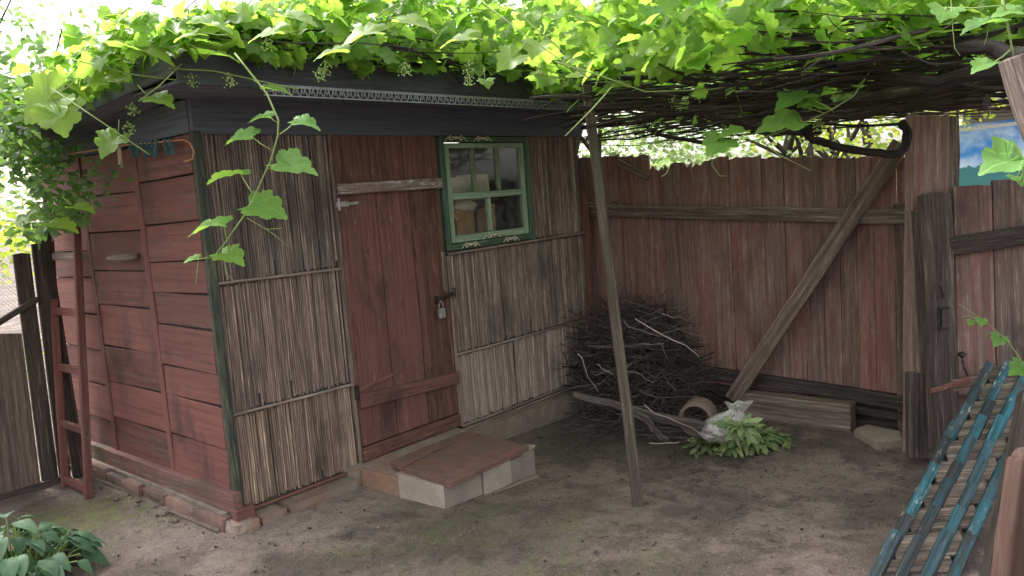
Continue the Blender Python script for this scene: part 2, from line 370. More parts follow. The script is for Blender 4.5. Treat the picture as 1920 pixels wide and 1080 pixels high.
col = t.mix(t.math('MULTIPLY', t.math('MULTIPLY', dk, t.ramp(mid, .30, .55)), .72), col, (.050, .041, .038))
g2 = t.noise(g, 95, 4, .7)
col = t.mix(t.math('MULTIPLY', t.ramp(grit, .58, .66), t.ramp(mid, .35, .6)), col, (.31, .27, .22))
col = t.mix(t.math('MULTIPLY', t.ramp(g2, .58, .66), .75), col, (.045, .036, .034))
col = t.mix(t.math('MULTIPLY', t.ramp(fin, .56, .66), .7), col, (.05, .041, .037))
h = t.math('ADD', t.math('SUBTRACT', mid, t.math('MULTIPLY', st_, .6)), t.math('ADD', t.math('MULTIPLY', fin, .45), t.math('MULTIPLY', grit, .2)))
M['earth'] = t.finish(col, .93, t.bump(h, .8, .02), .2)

# ------------------------------------------------------------------ ground
def axis(lo, hi, st): return [lo + st * i for i in range(int(round((hi - lo) / st)) + 1)]
xs = [-600, -150, -40, -12, -6] + axis(-3.6, 4.8, .06) + [6, 8, 12, 40, 150, 600]
ys = [-600, -150, -40, -12, -7] + axis(-4.4, 2.4, .06) + [3.2, 5, 8, 12, 40, 150, 600]
g = MB(); vs = []
for y in ys:
    for x in xs:
        z = gz(x, y)
        if abs(x) < 5 and abs(y) < 4.5:
            z += .012 * noise.noise(V((x * 1.7, y * 1.7, 3))) + .006 * noise.noise(V((x * 6, y * 6, 9)))
            # concrete apron ridge by the plinth
        vs.append((x, y, z))
nx = len(xs); fs = [(j * nx + i, j * nx + i + 1, (j + 1) * nx + i + 1, (j + 1) * nx + i) for j in range(len(ys) - 1) for i in range(nx - 1)]
g.add(vs, fs, [(0, 0, 0)] * len(vs), .5)
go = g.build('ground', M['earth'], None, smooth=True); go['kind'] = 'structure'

# ------------------------------------------------------------------ shed
shed = thing('wooden_shed', 'small red brown wooden shed with reed clad front and green window under the vine', 'shed', (1.5, 1, 0))
RX1 = 3.09
# structural walls (dark, behind the cladding), with an opening for the window
w = MB()
WX0, WX1, WZ0, WZ1 = 1.625, 2.43, 1.235, 1.915
def wallbox(x0, x1, y0, y1, z0, z1): w.box(x0, x1, y0, y1, z0, z1, 'z')
wallbox(.02, WX0, .025, .06, .06, 2.08); wallbox(WX1, RX1, .025, .06, .06, 2.08)
wallbox(WX0, WX1, .025, .06, .06, WZ0); wallbox(WX0, WX1, .025, .06, WZ1, 2.08)
wallbox(.018, .06, .06, 2.0, .06, 2.02); wallbox(RX1 - .045, RX1, .06, 2.0, .06, 2.02); wallbox(.06, RX1 - .045, 1.96, 2.0, .06, 2.02)
w.build('wall', M['inside'], shed)
# frieze under the eaves
f = MB(); f.box(-.005, RX1 + .03, -.012, .022, 1.945, 2.15, 'x'); f.box(-.012, .015, .024, 2.0, 1.955, 2.11, 'y')
f.build('frieze_board', M['frieze'], shed, .003)
# reed cladding
def reeds(name, x0, x1, z0, z1, mat, pitch=.0105):
    m = MB(); x = x0
    while x < x1 - .004:
        wd = pitch * U(.65, 1.45); wd = min(wd, x1 - x)
        if R() < .012: x += wd; continue
        a, b = U(-.006, .012), U(-.008, .004)
        if R() < .05: a += U(.01, .09)
        zz0, zz1 = z0 + a, z1 + b
        n = 5; lean = U(-.004, .004); pr = U(.006, .013)
        o = V((U(0, 50), U(0, 50), U(0, 50))); vs, gs, fs = [], [], []
        for i in range(n + 1):
            q = i / n; zc = zz0 + (zz1 - zz0) * q; dx = lean * q + U(-.0012, .0012)
            for (u, d) in ((.02, 0), (.22, .75), (.5, 1), (.78, .75), (.98, 0)):
                vs.append((x + dx + u * wd, .022 - .005 - d * pr, zc)); gs.append(tuple(V((zc, u * wd, d * pr)) + o))
        for i in range(n):
            for k in range(4): fs.append((i * 5 + k, i * 5 + k + 1, i * 5 + 6 + k, i * 5 + 5 + k))
        fs.append((0, 1, 2, 3, 4)[::-1]); fs.append(tuple(n * 5 + k for k in range(5)))
        m.add(vs, fs, gs, R()); x += wd
    return m.build(name, mat, shed)
reeds('reed_panel', .032, .765, 1.222, 1.95, M['reed_dark'])['label'] = 'dark brown reed panel under the eave'
reeds('reed_panel', .032, .765, .565, 1.208, M['reed_mid'])
reeds('reed_panel', .032, .765, .075, .545, M['reed_straw'])['label'] = 'straw coloured reed panel at the plinth'
reeds('reed_panel', 2.475, 3.06, 1.222, 1.95, M['reed_mid'])
reeds('reed_panel', 1.612, 3.075, .558, 1.196, M['reed_mid'])
reeds('reed_panel', 1.612, 3.08, .085, .535, M['reed_pale'])['label'] = 'pale silvery reed panel at the plinth'
def batten(x0, z0, x1, z1, h=.013, y=-.008, mat='batten'):
    b = MB(); b.board((x0, y, z0), (x1, y, z1), h, .016, (0, 0, 1), n=6, wob=.0015); b.build('batten', M[mat], shed, .003)
batten(.03, 1.222, .765, 1.21); batten(.03, .563, .768, .55); batten(1.60, 1.203, 3.08, 1.214, .016); batten(1.605, .552, 3.085, .545)
batten(1.60, .078, 3.08, .083, .014); batten(1.60, .058, 3.08, .064, .013, -.016); batten(.05, .066, .77, .062, .014, -.012, 'trimred')
# trim strips
for (x0, x1, z0, z1, mt) in ((.768, .787, .075, .55, 'batten'), (.768, .787, .55, 1.95, 'greywood'), (1.588, 1.608, .08, .60, 'batten'), (1.588, 1.606, .60, 1.19, 'greywood')):
    b = MB(); b.box(x0, x1, -.012, .02, z0, z1, 'z', n=4, wob=.001); b.build('trim_strip', M[mt], shed, .003)
b = MB(); b.box(-.014, .03, -.016, .02, .07, 1.96, 'z', n=6, wob=.0012); b.build('corner_strip', M['dgreen'], shed, .004)
b = MB(); b.box(3.082, 3.13, -.02, .03, .02, 1.52, 'z', n=6, wob=.003); b.box(3.092, 3.15, -.012, .02, 1.0, 1.44, 'z'); b.build('corner_board', M['trimred'], shed, .003)
# left wall: painted boards in three columns
def zz(px, py): return onx(px, py, 0).z
zA = [1.95, zz(268, 342), zz(270, 422), zz(283, 490), zz(290, 547), zz(297, 607), zz(305, 682), zz(312, 737), zz(325, 812), .16]
zB = [1.95, zz(167, 370), zz(172, 437), zz(179, 507), zz(187, 570), zz(200, 647), zz(214, 715), zz(222, 782), .16]
zC = [1.95, 1.62, 1.40, 1.24, 1.02, .80, .58, .36, .16]
for (y0, y1, zl) in ((.022, .60, zA), (.655, 1.33, zB), (1.375, 1.99, zC)):
    p = MB()
    for a, b in zip(zl[:-1], zl[1:]):
        if a - b < .03: continue
        tl = U(-.007, .007); th = U(.010, .016); ou = U(0, .006)
        p.board((-.002 - ou, y0 + U(0, .006), (a + b) / 2 + tl), (-.002 - ou - U(0, .004), y1 - U(0, .006), (a + b) / 2 - tl), a - b - .007, th, (U(-.02, .05), 0, 1), n=4, wob=.0012)
    p.build('wall_board_column', M['panel'], shed, .003)
for (y0, y1) in ((.60, .655), (1.33, 1.375)):
    b = MB(); b.box(-.018, .017, y0 + .002, y1 - .002, .15, 1.95, 'z', n=6, wob=.001); b.build('cover_batten', M['panel'], shed, .003)
M['skirt'] = wood('worn_skirting_paint', (.22, .16, .13), (.07, .052, .045), ((.15, .07, .06), (.11, .058, .05)), .5, None, .6, .15, .9, .7, .8, (.045, .045, .032), .5)
b = MB(); b.box(-.05, .0, -.055, 1.95, .085, .185, 'y', n=9, wob=.002); b.box(-.04, .01, -.05, 1.9, .055, .083, 'y', n=12, wob=.003)
b.build('skirting_board', M['skirt'], shed, .004)
b = MB(); b.box(-.052, .05, -.075, -.028, .03, .105, 'x'); b.build('corner_block', M['trimred'], shed, .003)
# round wooden peg on the side wall
pp = [onx(258, 481, -.02), onx(248, 481, -.045), onx(225, 483, -.07), onx(203, 484, -.075)]
b = MB(); b.tube(pp, [.020, .018, .020, .011], 10); b.build('wall_peg', M['greywood'], shed, 0, True)
# plinth: broken concrete and tile pieces in front, old bricks along the side
def chunk(m, x0, x1, y0, y1, z0, z1, j=.008, nx=5, nz=3):
    """irregular block with a worn surface"""
    vs, fs, gs = [], [], []; idx = {}
    o = V((U(0, 50), U(0, 50), U(0, 50))); ny = 3
    def P(i, k, l):
        key = (i, k, l)
        if key not in idx:
            p = V((x0 + (x1 - x0) * i / nx, y0 + (y1 - y0) * k / ny, z0 + (z1 - z0) * l / nz))
            e = sum((i in (0, nx), k in (0, ny), l in (0, nz)))
            c = V(((x0 + x1) / 2, (y0 + y1) / 2, (z0 + z1) / 2))
            nv = noise.noise_vector(p * 14 + o) * j + noise.noise_vector(p * 45 + o) * j * .4
            q = p + nv
            if e >= 2: q += (c - p).normalized() * j * (.9 if e == 2 else 1.5)
            idx[key] = len(vs); vs.append(tuple(q)); gs.append(tuple(p + o))
        return idx[key]
    for i in range(nx):
        for k in range(ny):
            fs.append((P(i, k, 0), P(i, k + 1, 0), P(i + 1, k + 1, 0), P(i + 1, k, 0))); fs.append((P(i, k, nz), P(i + 1, k, nz), P(i + 1, k + 1, nz), P(i, k + 1, nz)))
    for i in range(nx):
        for l in range(nz):
            fs.append((P(i, 0, l), P(i + 1, 0, l), P(i + 1, 0, l + 1), P(i, 0, l + 1))); fs.append((P(i, ny, l), P(i, ny, l + 1), P(i + 1, ny, l + 1), P(i + 1, ny, l)))
    for k in range(ny):
        for l in range(nz):
            fs.append((P(0, k, l), P(0, k, l + 1), P(0, k + 1, l + 1), P(0, k + 1, l))); fs.append((P(nx, k, l), P(nx, k + 1, l), P(nx, k + 1, l + 1), P(nx, k, l + 1)))
    m.add(vs, fs, gs, R())
p = MB()
chunk(p, -.085, .055, -.125, .05, -.06, .052, .014, 4)
chunk(p, .06, .215, -.118, .06, -.06, .045, .009, 4)
p.build('plinth_block', M['concrete'], shed, 0)
p = MB(); chunk(p, .222, .66, -.125, .06, -.06, .050, .006, 10); p.build('plinth_block', M['concrete'], shed, 0)
p = MB(); chunk(p, .66, 1.55, -.10, .06, -.1, .085, .005, 12); chunk(p, 1.53, 3.10, -.10, .06, -.2, .052, .006, 24); p.build('plinth_block', M['concrete'], shed, 0)
p = MB(); y = -.02
while y < 1.95:
    L = U(.22, .34); hh = U(.08, .10) * (1.15 if y > 1 else 1)
    chunk(p, -.105 + U(-.018, .018), .05, y + .003, y + L, -.03, hh - .01 + U(-.02, .01), .008, 6, 4); y += L
p.build('brick_course', M['brick'], shed, .003)
p = MB()
chunk(p, -.075, .05, -.0, 1.95, .04, .088, .016, 6, 2)
for i in range(26):
    yy = U(.3, 1.9); sz = U(.006, .020); p.blob((-.10 - U(0, .09), yy, U(-.004, .008)), sz, sz * 1.3, sz * .6, 8, 6, .6)
for i in range(5): yy = U(1.3, 1.9); chunk(p, -.16, -.09, yy, yy + U(.05, .1), -.02, U(.02, .05), .012, 3)
chunk(p, -.12, -.05, .0, 1.9, -.05, .012, .018, 40, 2)
p.build('mortar_rubble', M['mortar'], shed, 0)
# roof
roofz = lambda y: 2.235 - .055 * y
r = MB(); n = 14
for i in range(n):
    x0 = -.27 + i * (3.5 / n); r.board((x0 + .125, -.44, roofz(-.44)), (x0 + .125, 2.1, roofz(2.1)), 3.5 / n - .005, .022, (1, 0, 0), n=3, wob=.002)
roof = r.build('roof', M['soffit'], shed, .002)
r = MB(); r.board((1.48, -.46, roofz(-.46) + .025), (1.48, 2.12, roofz(2.12) + .025), 3.56, .016, (1, 0, 0), n=8, m=12, wob=.003); r.build('roofing_felt', M['felt'], roof)
r = MB(); r.board((-.285, -.455, 2.175), (3.26, -.455, 2.185), .155, .022, (0, 0, 1), n=10, wob=.003); r.build('fascia', M['soffit'], roof, .003)
r = MB(); r.board((-.287, -.44, 2.20), (-.287, 2.1, 2.075), .12, .02, (0, 0, 1), n=8, wob=.003); r.build('verge_board', M['soffit'], roof, .003)
for y in (.0,): pass
for x in axis(.0, 3.1, .62):
    r = MB(); r.board((x + .02, -.43, 2.205), (x + .02, .03, 2.18), .07, .05, (0, 0, 1)); r.build('rafter', M['soffit'], roof, .003)
r = MB()
for k in range(4): r.board((-.27, -.44 + .108 * k + .054, 2.114), (3.24, -.44 + .108 * k + .054, 2.120), .104, .012, (0, 1, 0), n=6, wob=.001)
r.build('soffit_board', M['soff2'], roof, .002)
r = MB()
for k in range(2): r.board((-.275 + .128 * k + .062, .02, 2.128), (-.275 + .128 * k + .062, 2.1, 2.03), .122, .012, (1, 0, 0), n=6, wob=.001)
r.build('soffit_board', M['soff2'], roof, .002)
# lace trim: a strip with a row of little arches and pendants
l = MB(); x0, x1, ztop = .10, 3.02, 2.118
l.box(x0, x1, -.474, -.468, ztop - .013, ztop, 'x'); xx = x0; P_ = .044
while xx < x1 - P_:
    zt, zb = ztop - .012, ztop - .046
    l.tube([(xx, -.471, zt), (xx + P_ * .16, -.471, zb + .008), (xx + P_ * .32, -.471, zb), (xx + P_ * .48, -.471, zb + .008), (xx + P_ * .62, -.471, zt)], .0030, 4)
    l.tube([(xx + P_ * .62, -.471, zt), (xx + P_ * .72, -.471, zb + .018), (xx + P_ * .82, -.471, zb + .010), (xx + P_ * .92, -.471, zb + .018), (xx + P_, -.471, zt)], .0024, 4)
    xx += P_
l.box(x0, x1, -.4735, -.4685, ztop - .052, ztop - .046, 'x')
l.build('lace_trim', M['lace'], roof)
# door
door = MB(); DX = [.792, 1.068, 1.325, 1.584]
for a, b in zip(DX[:-1], DX[1:]):
    door.board(((a + b) / 2, U(.002, .008), .175), ((a + b) / 2 - .004, U(.002, .008), 1.655), b - a - .005, .026, (1, 0, 0), n=5, wob=.0008)
d0 = door.build('door', M['door'], shed, .004)
tp = MB()
for a, b in zip([.792, 1.05, 1.30], [1.048, 1.298, 1.584]): tp.board(((a + b) / 2, .008, 1.66), ((a + b) / 2, .008, 1.948), b - a - .004, .02, (1, 0, 0))
tp.build('transom_board', M['door'], shed, .003)
b = MB(); b.board((.79, -.022, 1.648), (1.586, -.022, 1.652), .062, .03, (0, 0, 1), n=6, wob=.001); b.build('ledge', M['ledge'], d0, .004)['label'] = 'worn upper ledge with bare grey wood'
b = MB(); b.board((.795, -.024, .445), (1.588, -.024, .408), .078, .034, (0, 0, 1), n=6, wob=.001); b.build('ledge', M['door'], d0, .005)
b = MB(); b.board((.795, -.012, .505), (1.06, -.012, .545), .022, .012, (0, 0, 1)); b.build('shadow_crack_strip', M['door'], d0, .003)  # raised strip standing in for a shadowed crack low on the door
b = MB(); b.box(.79, 1.586, -.018, .02, .088, .168, 'x', n=6, wob=.001); b.build('door_sill', M['door'], shed, .003)
b = MB(); b.box(.775, .86, -.018, -.010, 1.548, 1.580, 'x'); b.tube([(.788, -.020, 1.53), (.788, -.020, 1.60)], .008, 8); b.box(.86, .93, -.0165, -.0105, 1.556, 1.574, 'x')
b.build('hinge', M['steel'], d0, .002)
b = MB(); b.box(.772, .80, -.026, -.010, .46, .54, 'z'); b.build('hinge', M['iron'], d0, .002)['label'] = 'rusty lower hinge'
b = MB(); b.box(1.532, 1.562, -.028, -.008, .97, 1.225, 'z', n=4, wob=.001); b.build('lock_bar', M['greywood'], d0, .004)
b = MB(); b.box(1.335, 1.375, -.013, -.005, .52, 1.38, 'z'); b.build('cover_strip', M['trimred'], d0, .003)
h = MB(); h.board((1.44, -.026, .925), (1.61, -.026, .952), .026, .006, (0, 0, 1)); h.tube([(1.60, -.018, .985), (1.612, -.034, .985), (1.612, -.034, .925), (1.60, -.018, .925)], .005, 6)
h.tube([(1.455, -.01, .95), (1.455, -.045, .95), (1.455, -.045, .91), (1.455, -.01, .91)], .006, 6); h.build('hasp', M['iron'], d0, .001)
pk = thing('padlock', 'small dull padlock hanging from the hasp of the red door', 'padlock', (1.47, -.05, .85))
b = MB(); b.tube([(1.452, -.045, .875), (1.452, -.045, .905), (1.462, -.045, .922), (1.476, -.045, .922), (1.486, -.045, .905), (1.486, -.045, .875)], .0045, 8); b.build('shackle', M['steel'], pk, 0, True)
b = MB(); b.board((1.470, -.045, .815), (1.468, -.045, .878), .052, .024, (1, 0, 0)); b.build('lock_body', M['steel'], pk, .005, seg=2)
# window
win = MB()
win.box(1.60, 1.640, -.018, .024, 1.222, 1.94, 'z'); win.box(2.425, 2.467, -.018, .024, 1.222, 1.94, 'z')
win.box(1.642, 2.423, -.017, .024, 1.905, 1.94, 'x'); win.box(1.642, 2.423, -.017, .024, 1.222, 1.262, 'x')
wf = win.build('window', M['casing'], shed, .003)
s = MB()
s.box(1.644, 1.688, -.008, .03, 1.266, 1.90, 'z'); s.box(2.380, 2.421, -.008, .03, 1.266, 1.90, 'z')
s.box(1.690, 2.378, -.007, .03, 1.868, 1.90, 'x'); s.box(1.690, 2.378, -.007, .03, 1.266, 1.312, 'x'); s.box(1.690, 2.378, -.009, .03, 1.540, 1.582, 'x')
s.build('sash', M['green'], wf, .004)
s = MB()
for x in (1.912, 2.150): s.box(x - .014, x + .014, -.006, .028, 1.584, 1.866, 'z')
s.box(2.016, 2.046, -.006, .028, 1.314, 1.538, 'z'); s.build('glazing_bar', M['green'], wf, .004)
for (x0, x1, z0, z1) in ((1.69, 1.897, 1.584, 1.866), (1.927, 2.135, 1.584, 1.866), (2.165, 2.378, 1.584, 1.866), (1.69, 2.015, 1.314, 1.538), (2.047, 2.378, 1.314, 1.538)):
    q = MB(); q.box(x0 - .004, x1 + .004, .010, .014, z0 - .004, z1 + .004, 'x'); q.build('pane', M['glass'], wf)
def ornament(cx, cz, L, y=-.022, lift=1):
    m = MB()
    for sgn in (-1, 1):
        pts = [(cx + sgn * L * (.02 + .48 * i / 12), y, cz + lift * .010 * math.sin(i * .95) - .006 * (i / 12)) for i in range(13)]
        m.tube(pts, [.0055 - .003 * i / 12 for i in range(13)], 6)
        c = V((cx + sgn * L * .24, y, cz + .008)); m.tube([c + V((.013 * math.cos(a) * (1 - a / 9), 0, .011 * math.sin(a) * (1 - a / 9))) for a in [k * .6 for k in range(10)]], .003, 5)
    m.blob((cx, y, cz + .003), .013, .006, .010, 8, 6, .2)
    m.build('ornament', M['cream'], wf, 0, True)
ornament(2.04, 1.285, .24); ornament(2.20, 1.245, .17, -.026); ornament(1.80, 1.243, .18, -.026); ornament(1.74, 1.928, .20, -.026); ornament(1.99, 1.925, .18, -.026)
# things standing behind the window
def cbox(m, c, sx, sy, sz, rz):
    Mr = Matrix.Rotation(rz, 3, 'Z'); a = Mr @ V((1, 0, 0)); m.board(V(c) - a * sx / 2, V(c) + a * sx / 2, sz, sy, (0, 0, 1), n=3, wob=.002)
b = MB(); cbox(b, (1.87, .16, 1.39), .24, .14, .22, .25); b.board((1.76, .10, 1.50), (1.80, .045, 1.42), .16, .004, (1, .3, 0)); tag(b.build('cardboard_box', M['card']), 'open brown cardboard box behind the lower left window panes', 'box')
b = MB(); cbox(b, (2.11, .11, 1.37), .09, .09, .20, -.2); b.blob((2.13, .10, 1.47), .06, .04, .03, 12, 8, .3); tag(b.build('paper_sack', M['card']), 'narrow orange paper sack behind the middle of the green window', 'sack')
b = MB(); b.blob((1.87, .075, 1.495), .12, .03, .036, 16, 10, .4, 2.5); tag(b.build('folded_cloth', M['cloth'], None, 0, True), 'pale folded cloth draped on the cardboard box inside the window', 'cloth')
b = MB(); cbox(b, (1.80, .13, 1.60), .22, .1, .17, 0); tag(b.build('pale_carton', M['cloth']), 'pale carton behind the upper left pane of the green window', 'carton')
b = MB(); cbox(b, (2.04, .14, 1.61), .21, .1, .18, 0); tag(b.build('pale_carton', M['cloth']), 'pale carton behind the upper middle pane of the green window', 'carton')
sh = MB(); sh.box(1.64, 2.42, .065, .40, 1.24, 1.262, 'x'); sh.box(1.66, 2.3, .08, .36, 1.512, 1.528, 'x'); sh.build('inner_shelf', M['darkwood'], shed)

# ------------------------------------------------------------------ door step and slab
st = thing('door_step', 'low concrete door step faced with tiles under the rusty slab', 'step', (1.0, -.45, 0))
SX0, SX1, SY0, SY1, SZ = .695, 1.40, -.765, -.10, .118
b = MB(); chunk(b, SX0 + .012, SX1 - .01, SY0 + .012, SY1, -.1, SZ - .012, .004, 8); b.build('step_core', M['concrete'], st)
b = MB(); b.box(SX0 - .004, SX0 + .010, -.44, SY1 - .005, -.02, SZ - .02, 'y', n=4, wob=.002); b.build('side_facing', M['terra'], st, .004)
b = MB(); b.board((SX0 + .002, SY0 - .004, .045), (SX0 - .004, -.43, .05), .135, .012, (0, 0, 1)); b.build('side_facing', M['beige'], st, .002)['label'] = 'beige end board'
b = MB(); b.board((SX0 + .055, SY0 - .004, SZ - .004), (SX0 + .055, -.40, SZ - .002), .11, .012, (1, 0, 0)); b.build('top_board', M['beige'], st, .002)
fx = [SX0 + .006, SX0 + .272, SX0 + .50, SX1 + .01]
for i, (a, c_) in enumerate(zip(fx[:-1], fx[1:])):
    zt = SZ - .004 - .008 * i + (.022 if i == 1 else 0)
    b = MB(); b.box(a + .003, c_ - .003, SY0 - .012 - (.010 if i == 1 else 0), SY0 + .004, -.055 + (.03 if i == 1 else 0), zt, 'x'); o = b.build('facing_tile', M['paletile' if i == 1 else 'tile'], st, .004)
    if i == 1: o['label'] = 'pale middle tile'
b = MB(); b.board((SX0 + .16, SY0 - .03, -.018), (SX1 - .02, SY0 - .04, -.045), .03, .02, (0, 1, 0)); b.build('kick_strip', M['batten'], st, .003)
b = MB(); b.board((SX1 - .12, SY0 + .0, SZ - .01), (SX1 + .06, SY0 + .06, SZ - .02), .06, .014, (0, 1, 0)); b.build('top_board', M['beige'], st, .002)
def slab(name, pts, z0, t, mat, label, cat):
    """flat irregular slab from an outline"""
    m = MB(); P = []
    N = len(pts)
    for i in range(N):
        a, b = pts[i], pts[(i + 1) % N]; k = max(2, int((b - a).length / .03))
        for q in range(k):
            p = a.lerp(b, q / k); p = p + V((U(-1, 1), U(-1, 1), 0)) * .004; P.append(p)
    N = len(P); c = sum(P, V()) / N
    vs = [(p.x, p.y, z0) for p in P] + [(p.x, p.y, z0 + t + U(-.001, .001)) for p in P] + [(c.x + (p.x - c.x) * .97, c.y + (p.y - c.y) * .97, z0 + t + .003 + U(-.001, .0015)) for p in P]
    vs += [(c.x, c.y, z0), (c.x, c.y, z0 + t + .004)]
    fs = []
    for i in range(N):
        j = (i + 1) % N
        fs += [(i, j, N + j, N + i), (N + i, N + j, 2 * N + j, 2 * N + i), (2 * N + i, 2 * N + j, 3 * N + 1), (j, i, 3 * N)]
    m.add(vs, fs, [(v[0], v[1], v[2]) for v in vs], .5)
    return tag(m.build(name, mat), label, cat)
ZS = SZ + .004
S = lambda px, py: onz(px, py, ZS + .03)
slab('rusty_slab', [S(757, 876), S(846, 905), S(992, 835), S(905, 815), S(850, 832)], ZS, .028, M['rust'], 'wide rust red slab lying on the tiled door step', 'slab')
slab('slab_strip', [S(731, 865), S(755, 874), S(848, 830), S(902, 813), S(872, 808), S(800, 836)], ZS, .026, M['rust'], 'narrow rust red slab strip between the wide slab and the door', 'slab')

# ------------------------------------------------------------------ ladder on the left side
ld = thing('ladder', 'narrow red brown wooden ladder leaning on the left side of the shed', 'ladder', (-.2, 1.36, 0))
f0, f1 = V((-.27, 1.175, .0)), V((-.27, 1.52, .0)); t0, t1 = onx(141, 385, -.07), onx(88, 372, -.07)
for a, b_ in ((f0, t0), (f1, t1)):
    m = MB(); m.board(a, b_, .032, .042, (0, 1, 0), n=5, wob=.002); m.build('stile', M['ladder'], ld, .003)
for py in (480, 587, 697, 808, 918):
    def sol(a, b_):
        lo, hi = 0., 1.
        for _ in range(30):
            mid = (lo + hi) / 2; p = a.lerp(b_, mid); q = p - CAM; y = 540 + FPX * q.dot(CY) / q.dot(CF)
            if y > py: lo = mid
            else: hi = mid
        return a.lerp(b_, lo)
    A_ = sol(f0, t0); B_ = sol(f1, t1)
    if py == 918: B_.z = A_.z + .0
    B_.z = A_.z + (.0 if py > 600 else -.01)
    k = (A_.z - f1.z) / (t1.z - f1.z); B_ = f1.lerp(t1, k)
    m = MB(); m.board(A_, B_, .045, .022, (0, 0, 1), n=2, wob=.001); m.build('rung', M['ladder' if py > 500 else 'greywood'], ld, .003)

# ------------------------------------------------------------------ clothes line with pegs
L0, L1, L2 = dep(-40, 308, 4.6), onx(235, 272, -.09), onx(345, 262, -.05)
pts = [L0.lerp(L1, i / 8) - V((0, 0, .01 * math.sin(math.pi * i / 8))) for i in range(9)] + [L1.lerp(L2, i / 5) for i in range(1, 6)] + [onx(356, 268, -.06), onx(364, 285, -.06), onx(360, 299, -.065), onx(345, 303, -.07)]
m = MB(); m.tube(pts, .0035, 5); tag(m.build('wire_line', M['wire'], None, 0, True), 'thin orange wire line strung along the side wall under the eave', 'wire')
def clothes_peg(p, s, mat, lab, group, tilt, name='clothes_peg'):
    m = MB(); d = V((tilt, .1, -1)).normalized()
    m.board(p + V((-.002, .006, .012)), p + V((-.002, .010, 0)) + d * s, .013, .007, (1, 0, 0), n=3, taper=.8)
    m.board(p + V((-.002, -.006, .012)), p + V((-.002, -.010, 0)) + d * s, .013, .007, (1, 0, 0), n=3, taper=.8)
    m.tube([p + V((-.010, -.010, -.02)), p + V((-.010, .010, -.02))], .004, 6)
    o = m.build(name, mat, None, .001); tag(o, lab, 'clothes peg', group)
clothes_peg(onx(224, 277, -.09), .085, M['pegwood'], 'pale wooden clothes peg on the wire line, beside the leafy shrub', None, 0)
for i, px in enumerate((246, 254, 261, 270, 279, 288, 297, 312, 322)):
    k = (px - 235) / 110; p = L1.lerp(L2, k)
    clothes_peg(p, U(.05, .075), M['peg'], 'teal clothes peg in a row on the wire line under the eave', 'teal clothes pegs on the wire line', U(-.3, .3))

# ------------------------------------------------------------------ right-hand fence
FX = 3.32
fen = thing('board_fence', 'tall faded red board fence with jagged top behind the brushwood', 'fence', (FX, -1.1, -.1))
m = MB(); y = .42; i = 0
def ftop(y): return 1.80 + .085 * y * .92 if y > -2.4 else 1.59
while y > -2.42:
    wd = U(.105, .150); yc = y - wd / 2
    px_jag = -.95 < yc < -.45
    tz = 1.80 + .088 * yc + U(-.012, .012) - (.05 if px_jag else 0)
    m.board((FX + U(-.006, .006), yc + U(-.001, .001), .02), (FX + U(-.006, .006), yc + U(-.002, .002), tz), wd - U(.000, .003), .022, (0, 1, 0), n=4, m=4, jag=(.06 if px_jag else .014), jag0=.02, wob=.001)
    y -= wd; i += 1
m.build('boards', M['fence'], fen, .002)
rails = [((1085, 372), (1160, 385), 0)]
def rail(y0, z0, y1, z1, h, t, mat, x=FX - .055, n=8, wob=.004, r=None):
    q = MB(); q.board((x, y0, z0), (x, y1, z1), h, t, (0, 0, 1), n=n, wob=wob, taper=1.08, r=r); return q.build('rail', mat, fen, .008, seg=2)
rail(.1, 1.375, -2.36, 1.235, .085, .08, M['greywood'], r=.35)
rail(.35, 1.42, -.18, 1.41, .045, .05, M['greywood'], FX - .04, r=.3)
rail(-.3, .185, -2.3, .075, .085, .05, M['darkwood'], FX - .04)
rail(-.3, .075, -2.3, -.005, .045, .06, M['darkwood'], FX - .06)
q = MB(); q.box(FX - .02, FX + .03, -2.4, .3, -.16, .055, 'y', n=6); q.build('base_board', M['darkwood'], fen)
q = MB(); A_, B_ = onx(1160, 305, FX - .03), onx(1216, 333, FX - .03); q.board(A_, B_, .05, .022, (0, .3, 1)); q.build('nailed_scrap', M['greywood'], fen, .003)
q = MB(); q.box(FX - .05, FX + .02, -2.28, -2.19, -.1, 1.32, 'z', n=4, wob=.002); q.build('post', M['gate'], fen, .004)
# leaning brace
q = MB(); A_, B_ = onx(1372, 750, 3.10), onx(1690, 268, FX - .06)
q.board(A_, B_, .105, .035, (0, 1, .3), n=6, wob=.002); tag(q.build('leaning_plank', M['brown'], None, .004), 'grey brown plank leaning diagonally against the red board fence', 'plank')
# beam, flat stone
q = MB(); A_ = V((3.17, -1.22, -.115)); 
q.board((3.16, -1.18, -.02), (3.16, -1.96, -.02), .19, .12, (0, 0, 1), n=8, wob=.003); 
tag(q.build('squared_timber', M['greywood'], None, .012, False, 2), 'thick grey squared timber lying at the foot of the board fence', 'timber')
slab('flat_stone', [ong(1601, 818), ong(1640, 843), ong(1690, 838), ong(1688, 822), ong(1625, 808)], -.108, .05, M['slabstone'], 'flat broken stone on the earth in front of the gate post', 'stone')

